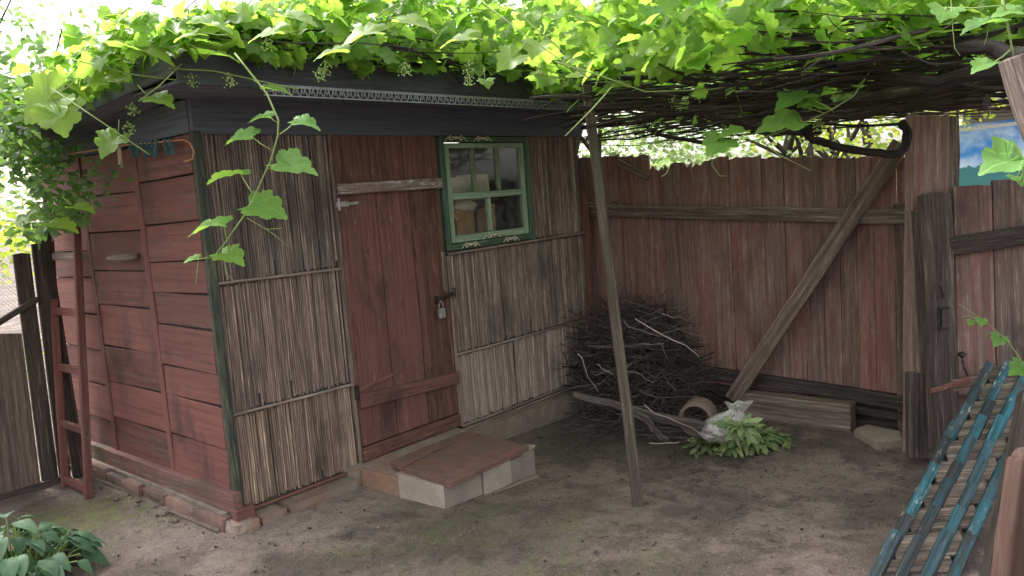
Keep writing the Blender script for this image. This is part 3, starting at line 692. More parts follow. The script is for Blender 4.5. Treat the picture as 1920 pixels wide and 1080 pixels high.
# ------------------------------------------------------------------ gate post and gate on the right
DG = 4.42
pb = ong(1740, 852)
gp = thing('gate_post', 'broad weathered gate post between the board fence and the sagging gate', 'post', (pb.x, pb.y, -.1))
tp_ = dep(1738, 215, 4.50); bt = dep(1733, 850, 4.50)
m = MB(); m.board(bt, tp_, .20, .10, CX, n=8, m=5, jag=.03, wob=.002, r=.34); m.build('shaft', M['fence'], gp, .004)
tp2 = dep(1770, 222, 4.52); bt2 = dep(1771, 850, 4.52); m = MB(); m.board(bt2, tp2, .085, .12, CX, n=8, wob=.003); m.build('side_plank', M['greywood'], gp, .005)
m = MB(); m.board(dep(1727, 858, 4.445), dep(1726, 697, 4.445), .150, .06, CX, n=3, wob=.002); m.build('foot_block', M['darkwood'], gp, .006)
m = MB(); m.board(dep(1728, 700, 4.44), dep(1712, 395, 4.44), .05, .05, CX, n=5, wob=.002); m.build('fillet', M['greywood'], gp, .004)
gt = thing('plank_gate', 'dark sagging plank gate with a cross rail behind the turquoise slats', 'gate', dep(1830, 840, 4.35))
m = MB(); xs_ = [1785, 1858, 1935, 2015, 2095, 2175]
for a, b in zip(xs_[:-1], xs_[1:]):
    cx = (a + b) / 2; ty = 362 - (cx - 1725) * .149
    m.board(dep(cx + 12, 860 - (cx - 1725) * .15, 4.36), dep(cx, ty, 4.36), (b - a - 2) / FPX * 4.36, .022, CX, n=4, m=3, jag=.004, wob=.001)
m.build('boards', M['gate'], gt, .003)
m = MB(); m.board(dep(1772, 845, 4.32), dep(1752, 361, 4.32), .155, .06, CX, n=8, m=3, jag=.01, wob=.003); m.build('stile', M['darkwood'], gt, .006)
for (a, b, h) in (((1778, 462), (2160, 405), .10), ((1782, 728), (2170, 665), .095)):
    m = MB(); m.board(dep(a[0], a[1], 4.31), dep(b[0], b[1], 4.31), h, .045, UP, n=5, wob=.002); m.build('rail', M['darkwood' if a[1] < 600 else 'gate'], gt, .005)
m = MB(); P0 = dep(1766, 555, 4.27)
m.tube([dep(1760, 530, 4.27), dep(1763, 536, 4.25), dep(1768, 548, 4.26), dep(1768, 560, 4.27)], .006, 6)
m.board(dep(1770, 575, 4.27), dep(1771, 618, 4.27), .03, .012, CX); m.tube([dep(1760, 577, 4.26), dep(1780, 577, 4.26)], .007, 6); m.tube([dep(1760, 615, 4.26), dep(1780, 615, 4.26)], .006, 6)
m.build('latch', M['iron'], gt)
m = MB(); m.tube([dep(1804, 668, 4.27), dep(1808, 690, 4.26), dep(1815, 705, 4.26)], .006, 6); m.blob(dep(1804, 665, 4.27), .02, .02, .015, 8, 6, .4); m.build('bolt', M['iron'], gt)
m = MB(); m.board(dep(1745, 733, 3.95), dep(1822, 712, 3.85), .022, .018, UP, n=4, wob=.003); tag(m.build('red_stick', M['ladder'], None, .003), 'short red brown stick poking out beside the turquoise slats', 'stick')

# ------------------------------------------------------------------ pile of turquoise slatted panels
EA = ong(1622, 1090); EB = dep(1846, 688, 4.02); env = (EB - EA)
EA2 = dep(1812, 1085, 3.20)
across = CX.copy(); across.z = 0; across.normalize(); across = (across + V((.0, -.0, .0))).normalized()
Lh = env.length; ed = env.normalized()
upn = across.cross(ed).normalized()
if upn.z < 0: upn = -upn
tilt = math.radians(11); pd = (ed * math.cos(tilt) + upn * math.sin(tilt)).normalized(); pn = across.cross(pd).normalized()
if pn.z < 0: pn = -pn
NP = 9
labs = ['lowest turquoise slatted panel, nearest on the pile', 'second turquoise slatted panel up from the near end', 'turquoise slatted panel third up the pile', 'turquoise slatted panel fourth up the pile', 'middle turquoise slatted panel of the leaning pile', 'turquoise slatted panel fourth down from the gate', 'turquoise slatted panel third down from the gate', 'dark turquoise slatted panel second down from the gate', 'dark turquoise slatted panel touching the gate at the top of the pile']
for i in range(NP):
    s_ = .26 + (Lh - .26) * i / (NP - 1)
    top = EA + ed * s_
    L = min(.62, max(.2, (top.z + .09) / max(.2, pd.z)))
    root = thing('slatted_panel', labs[i], 'slatted panel', top - pd * L, 'turquoise slatted panels in the leaning pile')
    sh_ = across * U(-.006, .006)
    for k in range(4):
        oo = across * (.104 * k + .018 + .006 * math.sin(k * 3 + i)) + sh_
        e = U(-.035, .03)
        q = MB(); q.board(top + oo - pd * L, top + oo + pd * e, (.038), .055, across, n=4, wob=.0012); q.build('slat', M['blue'], root, .003)
    for kk in range(2 if i else 3):
        d = .050 + kk * .125; q = MB(); c0 = top - pd * d - pn * .033 + sh_
        q.board(c0 + across * .034, c0 + across * U(.318, .33), .098, .038, pd, n=6, wob=.003); q.build('crossbar', M['palebat'], root, .004)

# ------------------------------------------------------------------ right foreground timbers
q = MB(); q.board(dep(1893, 1120, 1.9), dep(1925, 860, 1.95), .075, .07, CX, n=5, wob=.002, taper=.9)
q.blob(dep(1926, 862, 1.95), .036, .036, .03, 12, 8, .15); tag(q.build('orange_post', M['orangewood'], None, .012, True, 3), 'rounded orange brown post close by the slatted panels', 'post')
q = MB(); q.board(dep(1850, 1120, 2.75), dep(1925, 740, 2.95), .05, .045, CX, n=5, wob=.002); tag(q.build('dark_batten', M['darkwood'], None, .004), 'dark wooden batten standing between the slatted panels and the orange post', 'batten')
q = MB(); q.board(dep(1896, 108, 2.3), dep(1990, 390, 2.3), .062, .05, CX, n=5, wob=.002); tag(q.build('grey_post', M['greywood'], None, .006), 'slanting grey timber end poking into the vine branches', 'post')
q = MB(); q.board(dep(1870, 330, 4.05), dep(1935, 340, 4.0), .02, .02, UP); 

# ------------------------------------------------------------------ pole carrying the vine
pb = ong(1198, 952); pt = dep(1100, 160, 4.2)
q = MB(); nn = 9; q.board(pb - V((0, 0, .03)), pt, .052, .046, CX, n=nn, wob=.0025, taper=.95); tag(q.build('vine_pole', M['pole'], None, .008, False, 2), 'slim mossy grey wooden pole standing in the yard and carrying the vine', 'pole')

# ------------------------------------------------------------------ brushwood
bw = thing('brushwood_pile', 'tangled dark heap of brushwood between the shed corner and the fence', 'brushwood', (2.8, -.5, -.1))
def twig(m, c, d, L, r0, n=7, bend=.35, sides=4):
    d = V(d).normalized(); p = V(c) - d * L / 2; pts = [p.copy()]; 
    for i in range(n):
        d = (d + V((U(-1, 1), U(-1, 1), U(-1, 1))) * bend * .3).normalized(); p = p + d * (L / n)
        if p.x > 3.27: p.x = 3.27 - U(0, .02)
        if p.y > -.05 and p.x < 3.1: p.y = -.05 - U(0, .03)
        if p.z < -.085: p.z = -.085 + U(0, .02)
        pts.append(p.copy())
    m.tube(pts, [r0 * (1 - .65 * i / n) for i in range(n + 1)], sides)
    return pts
m = MB()
def heap(k):
    while True:
        x, y, z = U(2.35, 3.25), U(-1.05, .0), U(-.08, .71)
        cx = 2.95; cy = -.46; dx, dy = (x - cx) / .36, (y - cy) / .50
        if dx * dx + dy * dy < max(.03, 1.05 - (max(0, z) / .70) ** 3.2): return V((x, y, z))
for i in range(2600):
    c = heap(i)
    d = V((CX.x, CX.y, 0)) * U(.1, 1) * random.choice((-1, 1)) + V((U(-.7, .7), U(-.7, .7), U(-.75, .6)))
    twig(m, c, d, U(.15, .50), random.choice((.0013, .0016, .002, .0024, .003, .005)), 7, 1.1)
for i in range(170):
    a = U(0, 6.28); c = V((2.68 + U(-.42, .4), -.72 + U(-.45, .4), U(-.08, 0))); twig(m, c, V((math.cos(a), math.sin(a), U(-.05, .15))), U(.15, .6), U(.002, .005), 5, .5)
for i in range(60):
    c = heap(i); d = V((CX.x, CX.y, 0)) * random.choice((-1, 1)) + V((U(-.6, .6), U(-.6, .6), U(-.5, .5))); pts = twig(m, c, d, U(.25, .55), U(.004, .008), 6, .5, 6)
    for q in (2, 3, 4): twig(m, pts[q] + d * .08, d + V((U(-.8, .8), U(-.8, .8), U(-.5, .8))), .2, .0028, 4, .5)
m.build('twigs', M['twig'], bw)['kind'] = 'stuff'
m = MB()
for i in range(60):
    c = heap(i) + V((-.05, -.10, .03)); d = V((CX.x, CX.y, 0)) * random.choice((-1, 1)) + V((U(-.5, .5), U(-.5, .5), U(-.45, .25))); pts = twig(m, c, d, U(.2, .5), U(.0014, .003), 7, .7)
for (a, b, r_) in (((1195, 600), (1310, 665), .006), ((1165, 605), (1232, 632), .006), ((1115, 680), (1150, 705), .006), ((1205, 760), (1320, 815), .006), ((1220, 835), (1275, 825), .007), ((1240, 590), (1290, 602), .004), ((1165, 690), (1222, 715), .005), ((1085, 660), (1120, 735), .005)):
    A_, B_ = dep(a[0], a[1], 4.45), dep(b[0], b[1], 4.4)
    pts = [A_.lerp(B_, i / 5) + V((U(-1, 1), U(-1, 1), U(-1, 1))) * .012 for i in range(6)]; m.tube(pts, [r_ * .6 * (1 - .5 * i / 5) for i in range(6)], 5)
o = m.build('pale_twigs', M['paletwig'], bw); o['kind'] = 'stuff'
def logobj(pts, r0, r1, lab):
    m = MB(); n = len(pts); m.tube(pts, [r0 + (r1 - r0) * i / (n - 1) for i in range(n)], 10); tag(m.build('log', M['log'], None, 0, False), lab, 'log')
def path(a, b, n=8, w=.012): return [a.lerp(b, i / n) + V((U(-w, w), U(-w, w), U(-w, w) * .6)) for i in range(n + 1)]
logobj(path(dep(1078, 742, 4.75), dep(1338, 805, 4.75)), .022, .034, 'long grey log across the foot of the brushwood heap')
logobj(path(dep(1180, 765, 4.55), dep(1252, 826, 4.55)), .022, .015, 'short thick branch pointing out from under the brushwood heap')
# clay ring
pc = dep(1304, 788, 4.85); m = MB(); vs, fs, gs = [], [], []
axd = (V((CF.x, CF.y, 0)).normalized() * .9 + V((CX.x, CX.y, 0)) * .4).normalized(); s1 = axd.cross(UP).normalized()
for k in range(24):
    a = 2 * math.pi * k / 24; rd = s1 * math.cos(a) + UP * math.sin(a)
    for (rr, dd) in ((.105, 0), (.085, -.005), (.080, .16), (.105, .16)): vs.append(tuple(pc + rd * rr + axd * dd)); gs.append((rr, dd, a))
for k in range(24):
    k2 = (k + 1) % 24
    for j in range(4): fs.append((k * 4 + j, k2 * 4 + j, k2 * 4 + (j + 1) % 4, k * 4 + (j + 1) % 4))
m.add(vs, fs, gs, .5); tag(m.build('clay_pipe', M['clay'], None, .004, True), 'short dark clay pipe ring half buried beside the plastic bag', 'pipe')
# plastic bag
m = MB(); bc = dep(1368, 788, 4.75); bx = V((CX.x, CX.y, 0)).normalized(); by = V((CF.x, CF.y, 0)).normalized()
prof = [(-.09, .11, 0), (-.06, .155, 0), (.0, .165, .0), (.05, .14, .01), (.085, .10, .03), (.11, .062, .055), (.135, .05, .07), (.16, .075, .075), (.185, .095, .08)]
vs, fs, gs = [], [], []; K = 84; NR = 34
def prf(u):
    u *= len(prof) - 1; i = min(int(u), len(prof) - 2); f = u - i; f = f * f * (3 - 2 * f)
    return [prof[i][q] * (1 - f) + prof[i + 1][q] * f for q in range(3)]
for j in range(NR):
    z, rr, sx = prf(j / (NR - 1))
    for k in range(K):
        a = 2 * math.pi * k / K; ca, sa = math.cos(a), math.sin(a)
        q = V((ca * 1.6, sa * 1.6, z * 11)); q2 = V((ca * 3.5, sa * 3.5, z * 26 + 7))
        cr_ = 1 + .22 * noise.noise(q) + .16 * (.35 - abs(noise.noise(q2))) + .07 * (.3 - abs(noise.noise(q2 * 2.3)))
        vs.append(tuple(bc + bx * (ca * rr * cr_ * .85 + sx * .8 - .04 * (1 - j / NR)) + by * sa * rr * cr_ * .6 + UP * (z * .74 - .03 + .03 * noise.noise(q + V((5, 5, 5))) - .01))); gs.append((ca, sa, z * 8))
for j in range(NR - 1):
    for k in range(K): fs.append((j * K + k, j * K + (k + 1) % K, (j + 1) * K + (k + 1) % K, (j + 1) * K + k))
fs.append(tuple(range(K - 1, -1, -1)))
m.add(vs, fs, gs, .5); tag(m.build('plastic_bag', M['film'], None, 0, True), 'crumpled clear plastic bag standing behind the heap of cut greens', 'bag')
# cut greens
OUT_LANCE = [(0, 0), (.10, .10), (.17, .3), (.15, .38), (.2, .5), (.14, .62), (.13, .78), (.05, .92), (0, 1)]
OUT_OVAL = [(0, 0), (.18, .12), (.27, .32), (.27, .52), (.19, .75), (.08, .92), (0, 1)]
cg = thing('cut_greens', 'heap of freshly cut green leafy stems lying in front of the plastic bag', 'cut plants', ong(1385, 845))
m = MB(); sm_ = MB(); c0 = ong(1385, 836)
for i in range(330):
    a = U(0, 6.283); rr = math.sqrt(R()); p = c0 + bx * math.cos(a) * rr * .26 + by * math.sin(a) * rr * .16
    hz = max(0, (1 - rr * rr)) * .13 * U(.3, 1.05); p.z = c0.z + .012 + hz
    d = V((math.cos(a) * bx.x + math.sin(a) * by.x, math.cos(a) * bx.y + math.sin(a) * by.y, U(-.35, .5)))
    d += V((U(-.7, .7), U(-.7, .7), 0)); m.leaf(p, d, V((U(-.5, .5), U(-.5, .5), 1)), U(.05, .105), OUT_LANCE, .35, .3)
tp0 = dep(1392, 800, 4.55)
for i in range(46):
    d = bx * U(-1, 1) - by * U(-.3, .8) + UP * U(-.5, .45); m.leaf(tp0 + d * .02 + bx * U(-.05, .05), d, UP + by * -.4 + V((U(-.8, .8), U(-.8, .8), 0)), U(.06, .125), OUT_LANCE, .3, .3)
for i in range(90):
    p = c0 + bx * U(-.30, .30) + by * U(-.18, .12); p.z = c0.z + U(.005, .05); a = U(0, 6.28)
    m.leaf(p, V((math.cos(a), math.sin(a), U(-.2, .5))), V((U(-1, 1), U(-1, 1), U(.2, 1))), U(.035, .08), random.choice((OUT_LANCE, OUT_OVAL)), .4, .35)
m.leaf(ong(1310, 835) + V((0, 0, .03)), -bx + UP * .2, -by + UP * .7, .07, OUT_OVAL, .2, .2, .98); m.leaf(ong(1318, 842) + V((0, 0, .015)), -bx + by * .3, UP, .07, OUT_OVAL, .2, .2, .9)
m.build('leaves', M['leaf_cut'], cg, 0, True)
for i in range(24):
    a = c0 + bx * U(-.3, .1) + by * U(-.12, .1); a.z = c0.z + U(.01, .05); b = a + bx * U(-.12, .12) + by * U(-.1, .1) + UP * U(-.01, .03); sm_.tube([a, a.lerp(b, .5) + UP * .01, b], .003, 5)
sm_.build('stems', M['stem'], cg)['kind'] = 'stuff'

# ------------------------------------------------------------------ grape vine
OUT_G = [(0, 0), (.13, -.12), (.33, -.20), (.52, -.08), (.50, .04), (.64, .10), (.72, .30), (.58, .36), (.46, .43), (.53, .58), (.42, .70), (.28, .72), (.14, .90), (0, 1.0)]
def serr(out):
    r_ = []
    for (a, b) in zip(out[:-1], out[1:]):
        r_.append(a); mx, my = (a[0] + b[0]) / 2, (a[1] + b[1]) / 2; k = 1.035
        r_ += [(a[0] * .67 + b[0] * .33 + .0, a[1] * .67 + b[1] * .33), ((mx * .9 + b[0] * .1) * 1.06 + .004, .38 + (my - .38) * 1.06)]
    r_.append(out[-1]); r_[1] = (max(.02, r_[1][0]), r_[1][1]); return r_
OUT_GS = serr(OUT_G)
vine = thing('grape_vine', 'old grape vine with dark tangled branches and bright leaves over roof and yard', 'vine', (2.9, -2.2, -.1))
wd_ = MB()
F2 = V((CF.x, CF.y, 0)).normalized(); R2 = V((CX.x, CX.y, 0)).normalized()
def plan(d, s_, z): return V((CAM.x, CAM.y, 0)) + F2 * d + R2 * s_ + UP * z
def branch(p0, d, L, r0, n=9, bend=.16, zlo=1.80, zhi=2.16, sides=5, tap=.5):
    p = V(p0); d = V(d).normalized(); pts = [p.copy()]
    for i in range(n):
        d = (d + V((U(-1, 1), U(-1, 1), U(-1, 1) * .6)) * bend).normalized(); p = p + d * (L / n)
        if p.z < zlo: p.z = zlo + U(0, .01)
        if p.z > zhi: p.z = zhi - U(0, .01)
        pts.append(p.copy())
    wd_.tube(pts, [r0 * (1 - tap * i / n) * U(.85, 1.15) for i in range(n + 1)], sides); return pts
for i in range(380):
    d = U(3.0, 5.6); smin = .092 * d + (0 if d > 4 else (4.0 - d) * .75); smax = min(3.3, .68 * d)
    s_ = U(smin, smax); zb = 1.90 + .05 * R() + .07 * sm(3.6, 3.0, d)
    if s_ < .25 * d: zb += .10
    L = U(.5, 1.7); dr = R2 * random.choice((-1, 1)) + F2 * U(-.35, .35) + UP * U(-.06, .06)
    if dr.dot(R2) < 0 and s_ - L < smin - .1: L = max(.3, s_ - smin)
    branch(plan(d, s_, zb + U(-.06, .10)), dr, L, random.choice((.003, .004, .005, .006, .007, .009, .012)), 11, .16, zb - .10, zb + .18)
# a few thick old limbs
def limb(ppts, r0, r1, sides=9, w=.008):
    n = len(ppts); pts = []
    for a, b in zip(ppts[:-1], ppts[1:]):
        for k in range(4): pts.append(a.lerp(b, k / 4) + V((U(-w, w), U(-w, w), U(-w, w))))
    pts.append(ppts[-1]); N = len(pts)
    q = MB(); q.tube(pts, [(r0 + (r1 - r0) * i / (N - 1)) * U(.9, 1.12) for i in range(N)], sides); q.build('limb', M['bark'], vine)
limb([dep(1570, 128, 3.4), dep(1640, 142, 3.3), dep(1760, 150, 3.1), dep(1890, 130, 2.9)], .018, .030)
limb([dep(1555, 185, 3.9), dep(1660, 180, 3.8), dep(1790, 165, 3.5), dep(1930, 140, 3.2)], .022, .036)
limb([dep(1500, 215, 4.1), dep(1600, 215, 4.0), dep(1700, 200, 3.9), dep(1850, 190, 3.6)], .02, .032)
limb([dep(1690, 228, 4.0), dep(1700, 245, 4.0), dep(1698, 275, 4.0), dep(1685, 289, 4.0), dep(1640, 286, 4.05), dep(1570, 275, 4.1), dep(1525, 262, 4.15), dep(1500, 235, 4.2)], .024, .018, 8, .004)
limb([dep(1130, 130, 4.6), dep(1300, 205, 4.4), dep(1450, 245, 4.3), dep(1540, 240, 4.2)], .03, .03)
limb([dep(1160, 190, 4.8), dep(1290, 195, 4.6), dep(1420, 195, 4.4), dep(1560, 190, 4.1)], .03, .04)
limb([dep(1205, 230, 4.9), dep(1230, 250, 4.9), dep(1310, 268, 4.8), dep(1370, 262, 4.7)], .012, .014)
limb([dep(1800, 92, 2.9), dep(1850, 90, 2.8), dep(1925, 105, 2.7)], .022, .03)
# trunk rising by the gate
limb([plan(3.9, 3.0, -.1), plan(3.9, 2.97, .5), plan(3.95, 3.02, 1.1), plan(3.9, 2.9, 1.6), plan(3.8, 2.6, 1.93)], .05, .045)
# thin canes along the eave
for i in range(70):
    x = U(-.25, 3.2); branch(V((x, -.50 - U(-.05, .15), U(2.24, 2.33))), V((1, U(-.15, .15), U(-.04, .04))), U(.4, 1.3), random.choice((.003, .004, .006, .008)), 7, .12, 2.24, 2.36)
for i in range(60): # fine hanging twigs
    if R() < .5: p = plan(U(3.2, 5.2), 0, 0); p = plan(U(3.4, 5.2), U(.6, 2.4), 1.92)
    else: p = V((U(0, 3), -.52, 2.25))
    pts = [p]; d = V((U(-.6, .6), U(-.6, .6), -1))
    for k in range(4): d += V((U(-.5, .5), U(-.5, .5), .2)); pts.append(pts[-1] + d.normalized() * U(.02, .05))
    wd_.tube(pts, .0018, 4)
wd_.build('branches', M['bark'], vine)['kind'] = 'stuff'
# pergola rails that carry the branches
pg = MB(); pg.board(plan(4.15, .40, 1.955), plan(4.0, 3.0, 1.90), .03, .03, UP, n=6, wob=.004); pg.board(V((3.2, .2, 2.02)), V((3.1, -3.4, 1.93)), .03, .03, UP, n=6, wob=.004)
tag(pg.build('trellis_rails', M['darkwood'], None, .004), 'dark wooden trellis rails hidden among the vine branches', 'trellis')
# canopy leaves
lf = MB(); sc_ = MB()
def canopy_leaf(p, size=None, droop=.5):
    a = U(0, 6.283); tip = V((math.cos(a), math.sin(a), -U(.0, 1.0) * droop * 1.6)); nor = V((U(-1, 1) * .9, U(-1, 1) * .9, 1.0 if R() > .12 else .2)) - V((CF.x, CF.y, 0)) * U(0, .9)
    lf.leaf(p, tip, nor, size or (U(.038, .070) if R() < .4 else U(.066, .112)), OUT_GS, U(.05, .55), U(-.1, .35))
def topz(x): return .10 + .50 * sm(-.02, .9, x)
for i in range(3500):
    x = U(-.25, 3.5); y = -.62 + 2.5 * (R() ** 1.4); th = topz(x) * (1.0 if y > -.35 else .75); z = roofz(y) + .05 + th * R() ** 1.15
    if y < -.45 and z < 2.27: z += .06
    canopy_leaf(V((x, y, z)))
for i in range(3700):
    d = U(2.95, 5.9); smin = .092 * d - .25 + (0 if d > 4 else (4.0 - d) * .55); s_ = U(smin, min(3.6, .72 * d))
    z = 2.02 + .10 * sm(3.5, 4.2, d) * sm(.45, .2, s_ / d) + .05 * noise.noise(V((d * 2, s_ * 2, 0))) + (.62 if d > 3.6 else .40) * R() ** 1.2 + .02 * (d - 3)
    canopy_leaf(plan(d, s_, z))
for i in range(380):   # sparse fringe leaves at the left verge and eave
    if R() < .6: x = U(-.50, .25); y = U(-.55, 1.3); z = roofz(y) + U(-.03, .14)
    else: x = U(.0, 3.2); y = -.55 - U(0, .18); z = U(2.23, 2.42)
    canopy_leaf(V((x, y, z)))
for i in range(34):   # a few leaves hanging under the branches
    canopy_leaf(plan(U(3.2, 5.0), U(.8, 2.6), U(1.86, 1.98)), U(.05, .08))
for i in range(330):
    if R() < .62: y = U(-.6, 1.25); p = V((U(-.50, -.24), y, roofz(y) + U(-.07, .10)))
    else: p = V((U(-.4, 1.0), U(-.66, -.47), 2.30 + U(-.09, .08)))
    canopy_leaf(p, U(.045, .10), .7)
lf.build('foliage', M['leaf'], vine, 0, True)
for i in range(420):   # green canes, petioles and tendrils among the leaves
    if R() < .5: x = U(-.3, 3.3); y = U(-.65, .8); p = V((x, y, roofz(y) + U(.03, .05 + topz(x))))
    else: p = plan(U(3.0, 5), U(.5, 3), U(2.02, 2.45))
    if p.y < -.62 and p.x < 1.2: continue
    d = V((U(-1, 1), U(-1, 1), U(-.5, .9))).normalized(); pts = [p]
    for k in range(6): d = (d + V((U(-1, 1), U(-1, 1), U(-1, 1))) * .25).normalized(); pts.append(pts[-1] + d * U(.02, .07))
    sc_.tube(pts, U(.0012, .0032), 4)
sc_.build('green_canes', M['stem'], vine)['kind'] = 'stuff'
# flower clusters
for (px, py, d) in [(610, 128, 3.2), (600, 140, 3.2), (430, 150, 3.2), (500, 85, 3.2), (880, 125, 3.5), (880, 150, 3.5), (1085, 150, 3.9), (1065, 150, 3.9), (1265, 190, 3.8), (1310, 175, 3.8), (1535, 235, 3.4), (1420, 150, 3.6), (1010, 130, 3.7), (250, 205, 3.4), (240, 240, 3.4), (360, 150, 3.3), (760, 130, 3.4)]:
    c = dep(px, py, d); fc = MB()
    for k in range(26): fc.blob(c + V((U(-1, 1), U(-1, 1), U(-1.3, .7))) * .022, .0035, .0035, .0035, 5, 4, 0)
    for k in range(6): fc.tube([c + UP * .03, c + V((U(-1, 1), U(-1, 1), U(-1, 1))) * .025], .001, 3)
    fc.build('flower_cluster', M['stem'], vine)
# hero leaves (placed at their own depth in front of the shed)
def hero(m, stm, px, py, wpx, ang, squash, d, knot=None, r=None, face=1, curl=.34, fold=.22):
    """leaf centred near a point: width in px, tip angle in the picture (deg, 0 = right, 90 = down), squash = how edge-on it is (1 = face on)"""
    size = wpx / FPX * d / 1.25; a = math.radians(ang)
    tip = CX * math.cos(a) + CY * math.sin(a)
    k = math.acos(max(.05, min(1, squash)))
    nor = -CF * math.cos(k) * face - CY * math.sin(k)
    tip = (tip - nor * tip.dot(nor)).normalized()
    c = dep(px, py, d) - tip * size * .42
    m.leaf(c, tip, nor, size, OUT_GS, curl, fold, r)
    if knot is not None: stm.tube([c, c.lerp(knot, .5) - UP * .004, knot], .0021, 5)
def shoot(name, pts2, d, leaves, tend=(), label=None, r0=.0042):
    stm = MB(); pts = [dep(x, y, d + (dd if True else 0)) for (x, y, dd) in pts2]
    fine = []
    for a, b in zip(pts[:-1], pts[1:]):
        for k in range(3): fine.append(a.lerp(b, k / 3))
    fine.append(pts[-1]); stm.tube(fine, [r0 * (1 - .5 * i / (len(fine) - 1)) for i in range(len(fine))], 6)
    for tpts in tend: stm.tube([dep(x, y, d) for x, y in tpts], .0013, 4)
    lv = []
    for l_ in leaves:
        m = MB(); kx, ky = l_[5]; hero(m, stm, l_[0], l_[1], l_[2], l_[3], l_[4], d + U(-.02, .02), dep(kx, ky, d), *l_[6:]); lv.append(m)
    so = stm.build(name, M['stem'], vine, 0, True)
    if label: so['label'] = label
    for m in lv: m.build('leaf', M['leaf_hero'], so, 0, True)
shoot('hanging_shoot', [(440, 100, .1), (500, 175, .03), (522, 225, 0), (521, 255, 0), (508, 300, 0), (490, 340, 0), (474, 375, 0), (455, 408, 0), (432, 440, 0), (420, 458, 0), (400, 482, 0), (372, 486, 0)], 3.0, [
    (487, 218, 54, 178, .42, (520, 230), .55), (573, 228, 58, 15, .5, (524, 252), .6), (448, 254, 70, 195, .5, (510, 282), .5), (552, 306, 92, 15, .55, (500, 318), .55),
    (424, 325, 80, 182, .14, (472, 360), .6), (497, 386, 88, 20, .6, (458, 400), .75), (390, 420, 84, 165, .33, (425, 448), .85), (432, 478, 62, 40, .5, (405, 480), .9), (358, 485, 34, 160, .4, (374, 486), .7)],
    [[(462, 408), (500, 430), (528, 428)], [(500, 430), (520, 445), (540, 462)], [(372, 486), (370, 505), (367, 532)], [(420, 490), (425, 515), (438, 525)]], 'leafy shoot hanging in front of the reed panel')
shoot('hanging_shoot', [(1640, 120, .1), (1600, 180, .05), (1560, 205, .02), (1520, 225, 0), (1460, 248, 0), (1420, 262, 0), (1376, 270, 0)], 3.2, [
    (1462, 229, 100, 180, .5, (1500, 236), .8), (1528, 190, 96, -20, .55, (1545, 212), .5), (1346, 268, 66, 120, .62, (1376, 268), .8), (1372, 246, 62, 175, .34, (1390, 262), .95), (1490, 180, 84, 140, .4, (1560, 205), .5)],
    [[(1425, 262), (1460, 290), (1520, 320)], [(1335, 280), (1335, 310), (1350, 330), (1362, 330)], [(1260, 300), (1250, 325), (1240, 332)]], 'leafy shoot reaching out over the fence')
shoot('hanging_shoot', [(1960, 250, .0), (1925, 300, 0), (1915, 340, 0)], 2.0, [(1888, 300, 108, 158, .62, (1918, 300), .5, 1, .3, .3), (1912, 335, 40, 95, .4, (1918, 310), .5)], [], 'large leaf close by the grey timber end')
shoot('hanging_shoot', [(1880, 0, 0), (1892, 60, 0), (1900, 105, 0)], 2.35, [(1848, 118, 62, 140, .45, (1896, 92), .75), (1842, 40, 80, 170, .35, (1888, 40), .35), (1890, 20, 60, 200, .6, (1886, 30), .9), (1772, 20, 60, 110, .6, (1880, 10), .85)],
      [[(1783, 0), (1787, 60), (1790, 90), (1800, 105)], [(1855, 40), (1850, 70), (1845, 85)]], 'shoot above the grey timber end')
shoot('young_shoot', [(1960, 745, .0), (1925, 690, 0), (1890, 640, 0), (1850, 605, 0), (1798, 570, 0)], 3.4, [(1872, 636, 32, 120, .7, (1880, 630), .6), (1912, 690, 44, 150, .6, (1920, 685), .6), (1840, 602, 22, 100, .6, (1848, 604), .7), (1820, 604, 16, 120, .6, (1835, 598), .95)], [[(1835, 597), (1818, 592), (1802, 594)]], 'thin young shoot in front of the gate', .0025)
